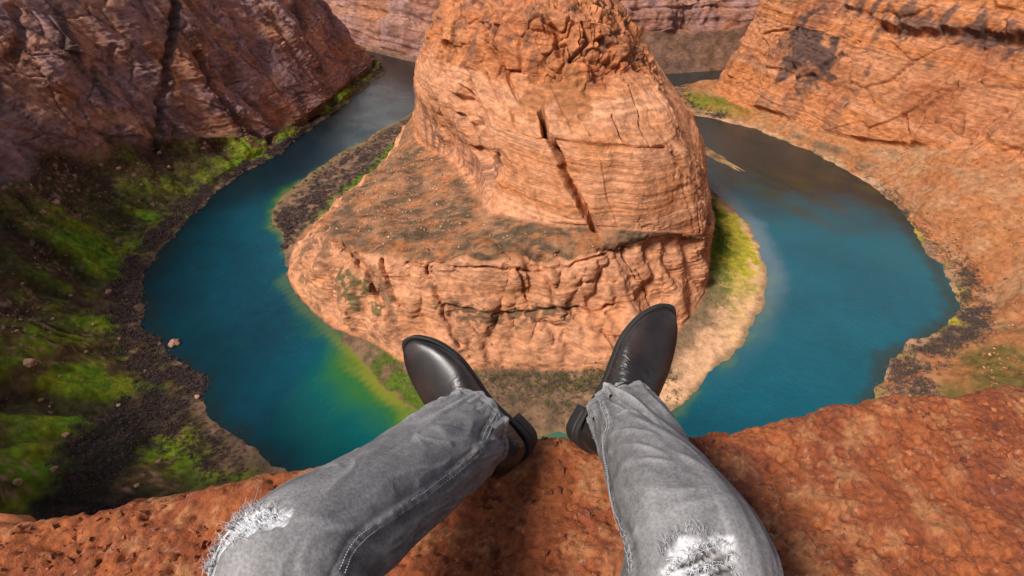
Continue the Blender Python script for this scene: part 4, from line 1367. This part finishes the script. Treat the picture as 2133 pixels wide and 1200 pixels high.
def ring_loft(secs, na=40, cap=True):
    """secs: list of (centre, axis_a, axis_b, exponent) rings"""
    th = np.linspace(0, 2 * math.pi, na, endpoint=False)
    V = []
    for c, a, b, e in secs:
        ct, st_ = np.cos(th), np.sin(th)
        x = np.sign(ct) * np.abs(ct) ** (2 / e)
        y = np.sign(st_) * np.abs(st_) ** (2 / e)
        V.append(np.asarray(c) + x[:, None] * np.asarray(a) + y[:, None] * np.asarray(b))
    n = len(secs)
    V = np.concatenate(V)
    F_ = [tuple(f) for f in grid_faces(n, na, wrap_v=True)]
    if cap:
        F_.append(tuple(range(na)))
        F_.append(tuple(range((n - 1) * na, n * na))[::-1])
    return V, F_


def outline(mirror, grow=0.0):
    """plan of the sole, heel at x=0, toe at x=0.315"""
    pts = [(0.0, 0.0), (0.004, 0.020), (0.022, 0.033), (0.06, 0.0355), (0.11, 0.036), (0.16, 0.045), (0.205, 0.052), (0.245, 0.048), (0.28, 0.034), (0.305, 0.017), (0.316, 0.002),
           (0.310, -0.016), (0.29, -0.030), (0.26, -0.041), (0.215, -0.046), (0.17, -0.040), (0.12, -0.032), (0.06, -0.034), (0.022, -0.032), (0.004, -0.018)]
    p = catmull(pts + [pts[0]], 121)[:-1]
    p[:, 1] *= mirror
    c = np.array([0.155, 0.0])
    d = p - c
    nrm = d / np.linalg.norm(d, axis=1, keepdims=True)
    return p + nrm * grow


def slab(outl, z0, z1, zf=None, n_bev=3):
    """flat outline extruded with rounded rims"""
    k = len(outl)
    c = outl.mean(0)
    rows = []
    h = z1 - z0
    for s_, f in ((0.9, 0.0), (0.985, 0.0), (1.0, 0.2), (1.0, 0.8), (0.985, 1.0), (0.9, 1.0)):
        p = c + (outl - c) * s_
        z = z0 + h * f + (zf(p[:, 0]) if zf is not None else 0)
        rows.append(np.column_stack([p, np.broadcast_to(z, k)]))
    V = np.concatenate(rows)
    F_ = [tuple(f) for f in grid_faces(6, k, wrap_v=True)]
    F_.append(tuple(range(k))[::-1])
    F_.append(tuple(range(5 * k, 6 * k)))
    return V, F_


def py_mesh(name, V, F_, mat, parent):
    me = bpy.data.meshes.new(name)
    me.from_pydata([tuple(map(float, v)) for v in V], [], F_)
    me.update()
    for p in me.polygons:
        p.use_smooth = True
    me.materials.append(mat)
    o = bpy.data.objects.new(name, me)
    COL.objects.link(o)
    o.parent = parent
    return o


def make_boot(heel, toe, ankle, roll, mirror, label):
    shin = unit(ankle - (heel + (toe - heel) * 0.19))
    X = toe - heel
    ln = np.linalg.norm(X)
    X /= ln
    Zd = shin - X * (shin @ X)
    Zd /= np.linalg.norm(Zd)
    Yd = np.cross(Zd, X)
    cr_, sr_ = math.cos(roll), math.sin(roll)
    Zd, Yd = Zd * cr_ + Yd * sr_, Yd * cr_ - Zd * sr_
    sc = ln / 0.318
    WS = 1.10
    Mx = np.column_stack([X, Yd * WS, Zd * WS]) * sc
    dl_ = np.linalg.solve(Mx, ankle - heel) - np.array([0.06, 0, 0.05])      # from the ankle into the trouser leg

    def tf(V):
        return np.asarray(V) * np.array([1, WS, WS]) * sc
    lift = lambda x: 0.014 * np.clip((np.asarray(x) - 0.22) / 0.1, 0, 1) ** 2          # toe spring
    # upper: foot body + shaft fused by a voxel remesh
    secs = []
    for x, w, zt, yo in [(0.006, 0.012, 0.075, 0), (0.012, 0.022, 0.095, 0), (0.025, 0.030, 0.112, 0), (0.05, 0.034, 0.122, 0), (0.085, 0.036, 0.122, 0.001), (0.115, 0.038, 0.108, 0.003),
                         (0.145, 0.042, 0.092, 0.004), (0.175, 0.046, 0.078, 0.004), (0.205, 0.048, 0.068, 0.003), (0.235, 0.044, 0.060, 0.003), (0.262, 0.037, 0.053, 0.003), (0.284, 0.027, 0.046, 0.003),
                         (0.298, 0.018, 0.039, 0.002), (0.307, 0.010, 0.030, 0.002)]:
        zb_ = 0.030 + float(lift(x)) - (0.004 if x > 0.1 else 0)
        zt = zt + float(lift(x))
        cz = zb_ + (zt - zb_) * 0.42
        secs.append(((x * 1.012, yo * mirror, cz), (0, w * 1.13, 0), (0, 0, (zt - zb_) * 0.56), 2.25))
    V1, F1 = ring_loft(secs, 40)
    sh = []
    for f, ra_, rb_ in [(0.0, 0.045, 0.032), (0.35, 0.050, 0.036), (0.7, 0.050, 0.038), (1.0, 0.049, 0.040), (1.35, 0.048, 0.042)]:
        cc = np.array([0.06, 0, 0.05]) + dl_ * f
        sh.append((cc, (ra_, 0, 0.0), (0, rb_, 0), 2.1))
    V2, F2 = ring_loft(sh, 40)
    n1 = len(V1)
    boot = py_mesh('boot', tf(np.concatenate([V1, V2])), F1 + [tuple(i + n1 for i in f) for f in F2], M_boot, person)
    rm = boot.modifiers.new('fuse', 'REMESH')
    rm.mode = 'VOXEL'
    rm.voxel_size = 0.0042
    rm.use_smooth_shade = True
    sm = boot.modifiers.new('soften', 'SMOOTH')
    sm.factor = 0.6
    sm.iterations = 9
    boot['label'] = label
    from mathutils import Matrix
    Rm = Matrix([[*map(float, r_)] for r_ in np.column_stack([X, Yd, Zd])]).to_4x4()
    boot.matrix_local = Matrix.Translation(Vector(heel - OFF)) @ Rm
    so_, sf_ = slab(outline(mirror, 0.0005), 0.018, 0.0275, lift)
    py_mesh('sole', tf(so_), sf_, M_sole, boot)
    ol = outline(mirror, 0.002)
    hl = ol[ol[:, 0] < 0.075]
    # heel block: rear part of the outline closed by a straight breast
    hl = hl[np.argsort(np.arctan2(hl[:, 1], hl[:, 0] - 0.038))]
    hv, hf = slab(hl, -0.008, 0.0185)
    py_mesh('heel', tf(hv), hf, M_sole, boot)
    # pull tab: a folded strap at the back of the shaft
    tb = np.array([0.06, 0, 0.05]) + dl_ * 0.80 + np.array([-0.046, 0, 0])
    prof = []
    for a_ in np.linspace(0, math.pi, 12):
        prof.append((tb[0] - 0.012 * math.sin(a_), 0.011 * math.cos(a_) + tb[2]))
    tv, tf_ = [], []
    for x, z in prof:
        for y in (-0.009, 0.009):
            for t in (0, 0.0025):
                tv.append((x - t, y, z))
    for k in range(len(prof) - 1):
        a_, b_ = k * 4, k * 4 + 4
        tf_ += [(a_, a_ + 2, b_ + 2, b_), (a_ + 1, b_ + 1, b_ + 3, a_ + 3), (a_, b_, b_ + 1, a_ + 1), (a_ + 2, a_ + 3, b_ + 3, b_ + 2)]
    py_mesh('pull_tab', tf(tv), tf_, M_sole, boot)
    # welt stitched round the upper
    wv_, wf_2 = slab(outline(mirror, 0.0015)[:, :], 0.0275, 0.0315, lift)
    py_mesh('welt', tf(wv_), wf_2, M_sole, boot)
    return boot




lheel, ltoe = dray(1104, 940, 1.125), dray(866, 694, 1.16)
rheel, rtoe = dray(1202, 925, 1.13), dray(1372, 630, 1.16)
make_boot(lheel, ltoe, la, R(8), 1, 'dark brown leather ankle boot with a rounded polished toe, toe turned outwards')
make_boot(rheel, rtoe, ra, R(-10), -1, 'dark brown leather ankle boot pointing up, creased across the instep')
# ------------------------------------------------------------------ vegetation: thickets along the banks
def scatter(P, G, mask, n, seed):
    """random surface points, weighted by mask and cell area"""
    r = np.random.default_rng(seed)
    du = np.linalg.norm(np.gradient(G, axis=0), axis=2)
    dv = np.linalg.norm(np.gradient(G, axis=1), axis=2)
    w = (du * dv).ravel() * np.clip(mask, 0, None) * np.clip(0.8 + 1.0 * fbm(P / 9 + seed, 3), 0.1, 2)
    k = r.choice(len(P), n, p=w / w.sum())
    a, b = np.divmod(k, G.shape[1])
    a, b = np.minimum(a, G.shape[0] - 2), np.minimum(b, G.shape[1] - 2)
    f, g = r.random((n, 1)), r.random((n, 1))
    Q = (G[a, b] * (1 - f) + G[a + 1, b] * f) * (1 - g) + (G[a, b + 1] * (1 - f) + G[a + 1, b + 1] * f) * g
    return Q + np.column_stack([r.normal(0, 0.8, (n, 2)), np.zeros(n)])


def thicket(name, pts, rmin, rmax, cols, nt_, label, seed, tall=0.8, cat='bushes'):
    r = np.random.default_rng(seed)
    n = len(pts)
    rad = r.uniform(rmin, rmax, n)
    d = r.normal(0, 1, (n, nt_, 3))
    d /= np.linalg.norm(d, axis=2, keepdims=True)
    rr = r.random((n, nt_, 1)) ** 0.45
    c = d * rr * np.array([1, 1, tall]) * rad[:, None, None]
    c[..., 2] = np.abs(c[..., 2]) * 1.0 + 0.05
    c = c + pts[:, None, :]
    sz = (rad[:, None, None] * r.uniform(0.14, 0.34, (n, nt_, 1)))
    e = r.normal(0, 1, (n, nt_, 3, 3))
    e /= np.linalg.norm(e, axis=3, keepdims=True)
    V = (c[:, :, None, :] + e * sz[..., None]).reshape(-1, 3)
    F_ = np.arange(len(V)).reshape(-1, 3)
    ci = r.integers(0, len(cols), n)
    col = np.asarray(cols, F32)[ci][:, None, None, :] * r.uniform(0.6, 1.35, (n, nt_, 1, 1))
    col = np.broadcast_to(col, (n, nt_, 3, 3)).reshape(-1, 3)
    o = mesh_np(name, V, F_, M_shrub, smooth=False, color=col, kind='stuff')
    return tag(o, label, cat)


MAU = [(0.10, 0.068, 0.075), (0.13, 0.085, 0.085), (0.085, 0.065, 0.06), (0.15, 0.10, 0.07)]
GRN = [(0.10, 0.17, 0.012), (0.16, 0.18, 0.015), (0.06, 0.10, 0.018)]
DRY = [(0.16, 0.11, 0.06), (0.11, 0.09, 0.045), (0.20, 0.14, 0.08)]
wU, wL = U, Lv
gd, _ = seg_dist(P2, [pick(P2, a, b) for a, b in [(425, 800), (370, 800), (300, 850), (240, 900), (200, 955), (190, 1010), (185, 1060)]])
m_ = leftside * bump(wL, 0.55, 0.42) * (wU > 18) * (wU < 25.6) + 1.2 * sstep(24, 10, gd) * leftside
thicket('riverside_thicket', scatter(P2, G2, m_, 5600, 1), 1.2, 3.2, MAU, 28, 'bare purple-brown thicket lining the foot of the grassy shaded slope', 1)
m_ = leftside * bump(wL, 0.7, 0.4) * (wU > 25.3) * (wU < 28.5)
thicket('riverside_thicket', scatter(P2, G2, m_, 420, 2), 1.4, 3.0, MAU + [GRN[2]], 22, 'dark thicket under the shaded cliff where the far river arm narrows', 2)
m_ = (wU > 6.2) * (wU < 13.8) * bump(wL, 0.55 + 0.15 * np.sin(wU * 3), 0.28) * (0.8 + 0.9 * bump(wU, 10.5, 1.4)) * (leftside < 0.1)
thicket('riverside_thicket', scatter(P2, G2, m_, 4200, 3), 0.9, 2.4, MAU + [DRY[1]], 24, 'grey-brown thicket between the orange sandy slope and the river', 3)
m_ = (wU > 1.8) * (wU < 4.6) * bump(wL, 0.8, 0.4) * (leftside < 0.1)
thicket('riverside_thicket', scatter(P2, G2, m_, 420, 4), 1.4, 2.8, MAU + [(0.07, 0.08, 0.03)], 20, 'dark bushes on the flat point below the sunlit cliff end', 4)
Gb2 = Pb2.reshape(Gb.shape)
m_ = bump(lb, 0.55, 0.3) * (ub > 1.5) * (ub < 5.2)
thicket('riverside_thicket', scatter(Pb2, Gb2, m_, 1500, 5), 1.4, 3.0, MAU, 44, 'mauve thicket on the low bank beside the bright river arm', 5)
m_ = bump(lb, 0.75, 0.3) * (ub > 7.4) * (ub < 11.6) * (lb < 1.25)
thicket('riverside_thicket', scatter(Pb2, Gb2, m_, 2400, 6), 0.6, 2.2, MAU + GRN + DRY, 20, 'mixed green and brown bushes on the flat in front of the butte', 6)
m_ = bump(lb, 0.78, 0.2) * (ub > 11.4) * (ub < 16.4) * (lb < 1.15)
thicket('riverside_thicket', scatter(Pb2, Gb2, m_, 1500, 7), 0.5, 1.7, DRY + MAU + GRN, 20, 'low scattered bushes between the pale beach and the butte', 7)
m_ = (terr * np.clip(scr - 0.35, 0, 1)) * (ub > 3) * (ub < 13) * (0.3 + scr2)
thicket('desert_scrub', scatter(Pb2, Gb2, m_, 2600, 8), 0.5, 1.2, DRY + [(0.09, 0.08, 0.045)], 10, 'dark dry scrub covering the terrace halfway up the butte', 8, 0.6, 'scrub')
m_ = low * (ln * 1.2 + 0.04) * (ub > 5) * (ub < 14)
thicket('desert_scrub', scatter(Pb2, Gb2, m_, 900, 9), 0.5, 1.2, DRY[1:2] + [(0.09, 0.08, 0.045), (0.1, 0.11, 0.03)], 10, 'small dark bushes rooted in the cracks of the lower cliff', 9, 0.8, 'scrub')
m_ = leftside * sstep(10, 22, gd) * sstep(1.0, 1.3, wL) * (1 - sstep(2.2, 2.9, wL)) * (0.2 + gl_) * (wU > 18) * (wU < 26)
thicket('slope_grass', scatter(P2, G2, m_, 15000, 10), 0.4, 1.2, GRN + [(0.14, 0.14, 0.012), (0.08, 0.065, 0.03), (0.10, 0.085, 0.03)], 6, 'tufts of bright green grass on the shaded slope below the cliff', 10, 0.45, 'grass')
m_ = (1 - cliff) * sstep(1.1, 1.4, wL) * (leftside < 0.1) * bump(wU, 12.2, 1.4)
thicket('desert_scrub', scatter(P2, G2, m_, 1100, 11), 0.5, 1.3, DRY + [(0.1, 0.11, 0.03)], 9, 'sparse dry scrub on the sandy bench beside the red ledge', 11, 0.7, 'scrub')
m_ = bump(lb, 0.72, 0.2) * bump(ub, 14.8, 0.8) + 0.6 * bump(lb, 0.85, 0.12) * bump(ub, 3.2, 1.0)
thicket('bank_grass', scatter(Pb2, Gb2, m_, 1300, 12), 0.5, 1.2, GRN + [(0.22, 0.2, 0.015)], 8, 'bright green grass on the narrow bank at the foot of the butte', 12, 0.4, 'grass')

# ------------------------------------------------------------------ boulders
def ground_at(Pset, u, v):
    return pick(Pset, u, v)


bcol = [(0.45, 0.25, 0.16), (0.38, 0.2, 0.13), (0.5, 0.3, 0.2)]
b0 = blob('boulder', M_boulder, 4.2, 26, 18, 0.28, 1.4, 1, bcol[0], flatten=0.7)
b0.location = Vector(at(362, 716, ZW + 0.6))
tag(b0, 'large tan boulder standing alone in the blue water near the bank', 'boulder', 'boulders in the river')
b1 = blob('boulder', M_boulder, 1.9, 20, 14, 0.28, 1.4, 5, bcol[2], flatten=0.7)
b1.location = Vector(at(332, 717, ZW + 0.3))
tag(b1, 'small pale boulder at the water edge beside the large lone boulder', 'boulder', 'boulders in the river')
protos = [blob('boulder', M_boulder, 1.0, 18, 12, 0.3, 1.4, 7 + k, bcol[k % 3], flatten=0.7) for k in range(4)]
spots = [(65, 755, 3.7), (228, 605, 3.0), (50, 590, 1.6), (110, 660, 1.5), (150, 618, 1.6), (128, 780, 1.4), (195, 672, 1.4), (250, 700, 1.5), (40, 690, 1.4), (85, 640, 1.3),
         (410, 822, 2.0), (300, 770, 1.4), (180, 730, 1.4), (90, 830, 1.6), (250, 842, 1.5), (140, 905, 2.0), (40, 995, 2.2), (118, 978, 2.0), (285, 1006, 1.6), (335, 960, 1.6),
         (160, 365, 2.4), (215, 345, 2.2), (250, 350, 2.6), (335, 320, 2.6), (355, 345, 2.2), (430, 300, 2.4), (120, 420, 3.4), (90, 440, 3.0), (60, 470, 2.2), (300, 385, 1.8)]
for k, (u, v, r_) in enumerate(spots):
    p = pick(P2, u, v)
    pr = protos[k % 4]
    o = pr if k < 4 else pr.copy()
    if k >= 4:
        COL.objects.link(o)
    o.location = Vector(p) + Vector((0, 0, r_ * 0.15))
    o.scale = (r_, r_, r_)
    o.rotation_euler = (0, 0, k * 1.7)
    if v > 500:
        tag(o, 'tan boulder lying low on the shaded grassy slope near the dark thicket', 'boulder', 'boulders low on the grassy slope')
    else:
        tag(o, 'brown boulder fallen at the foot of the dark cliff above the grass', 'boulder', 'boulders fallen at the cliff foot')
tag(protos[0], 'largest tan boulder low on the dark grassy slope', 'boulder', 'boulders low on the grassy slope')
protos[0]['label'] = 'largest pale boulder lying alone among the grass of the shaded slope'

# ------------------------------------------------------------------ loose stones on the slopes
m_ = (1 - cliff) * sstep(0.9, 1.3, wL) * (leftside < 0.1) * (wU > 5) * (wU < 14) * np.clip(0.3 + fbm(P2 / 25 + 3, 3), 0, 1)
crumbs('slope_stones', scatter(P2, G2, m_, 3600, 21), 0.25, 1.5, [(0.42, 0.19, 0.08), (0.5, 0.25, 0.12), (0.3, 0.13, 0.07)], 22, M_boulder, 'orange stones strewn over the sunlit sandy slope', 'stones')
m_ = (1 - cliff) * sstep(1.3, 2.2, wL) * leftside * (wU > 17) * (wU < 26) * np.clip(0.3 + fbm(P2 / 25 + 3, 3), 0, 1)
crumbs('slope_stones', scatter(P2, G2, m_, 2600, 23), 0.25, 1.6, [(0.28, 0.17, 0.13), (0.36, 0.22, 0.17), (0.2, 0.12, 0.09)], 24, M_boulder, 'brown stones strewn over the shaded grassy slope', 'stones')
m_ = apron + 0.25 * terr + low * 0.15 * (lb < 1.6)
crumbs('slope_stones', scatter(Pb2, Gb2, m_ * (ub > 2.5) * (ub < 14), 2600, 25), 0.2, 1.3, [(0.5, 0.26, 0.14), (0.42, 0.2, 0.1), (0.58, 0.34, 0.2)], 26, M_boulder, 'fallen orange stones on the terrace and foot of the butte', 'stones')

# ------------------------------------------------------------------ sand spit in the right arm of the river
ta = np.linspace(0, 2 * math.pi, 90, endpoint=False)
tr = np.linspace(0.0, 1.0, 22)
A, B = np.meshgrid(ta, tr, indexing='ij')
ca_, cb2 = np.array([212.0, 722.0]), np.array([268.0, 604.0])
ax_ = (cb2 - ca_) / 2
pr_ = np.array([-ax_[1], ax_[0]]) / np.linalg.norm(ax_)
ctr_ = (ca_ + cb2) / 2
edge_n = 1 + 0.35 * fbm(np.stack([np.cos(A).ravel() * 3, np.sin(A).ravel() * 3, A.ravel() * 0], 1), 3).reshape(A.shape)
XY = ctr_ + (np.cos(A) * B * edge_n)[..., None] * ax_ + (np.sin(A) * B * edge_n * 8.5)[..., None] * pr_
ZZ = ZW + 0.9 - 1.15 * B ** 2 + 0.15 * fbm(np.stack([XY[..., 0].ravel() / 6, XY[..., 1].ravel() / 6, XY[..., 0].ravel() * 0], 1), 3).reshape(A.shape)
SV = np.concatenate([XY, ZZ[..., None]], -1).reshape(-1, 3)
cs_ = mix(np.tile(np.array([0.20, 0.12, 0.06], F32), (len(SV), 1)), np.array([0.42, 0.27, 0.12], F32), np.clip(0.4 + fbm(SV / 8, 3), 0, 1))
mesh_np('sand_spit', SV, grid_faces(90, 22, wrap_u=True), M_rock, color=cs_, kind='structure')
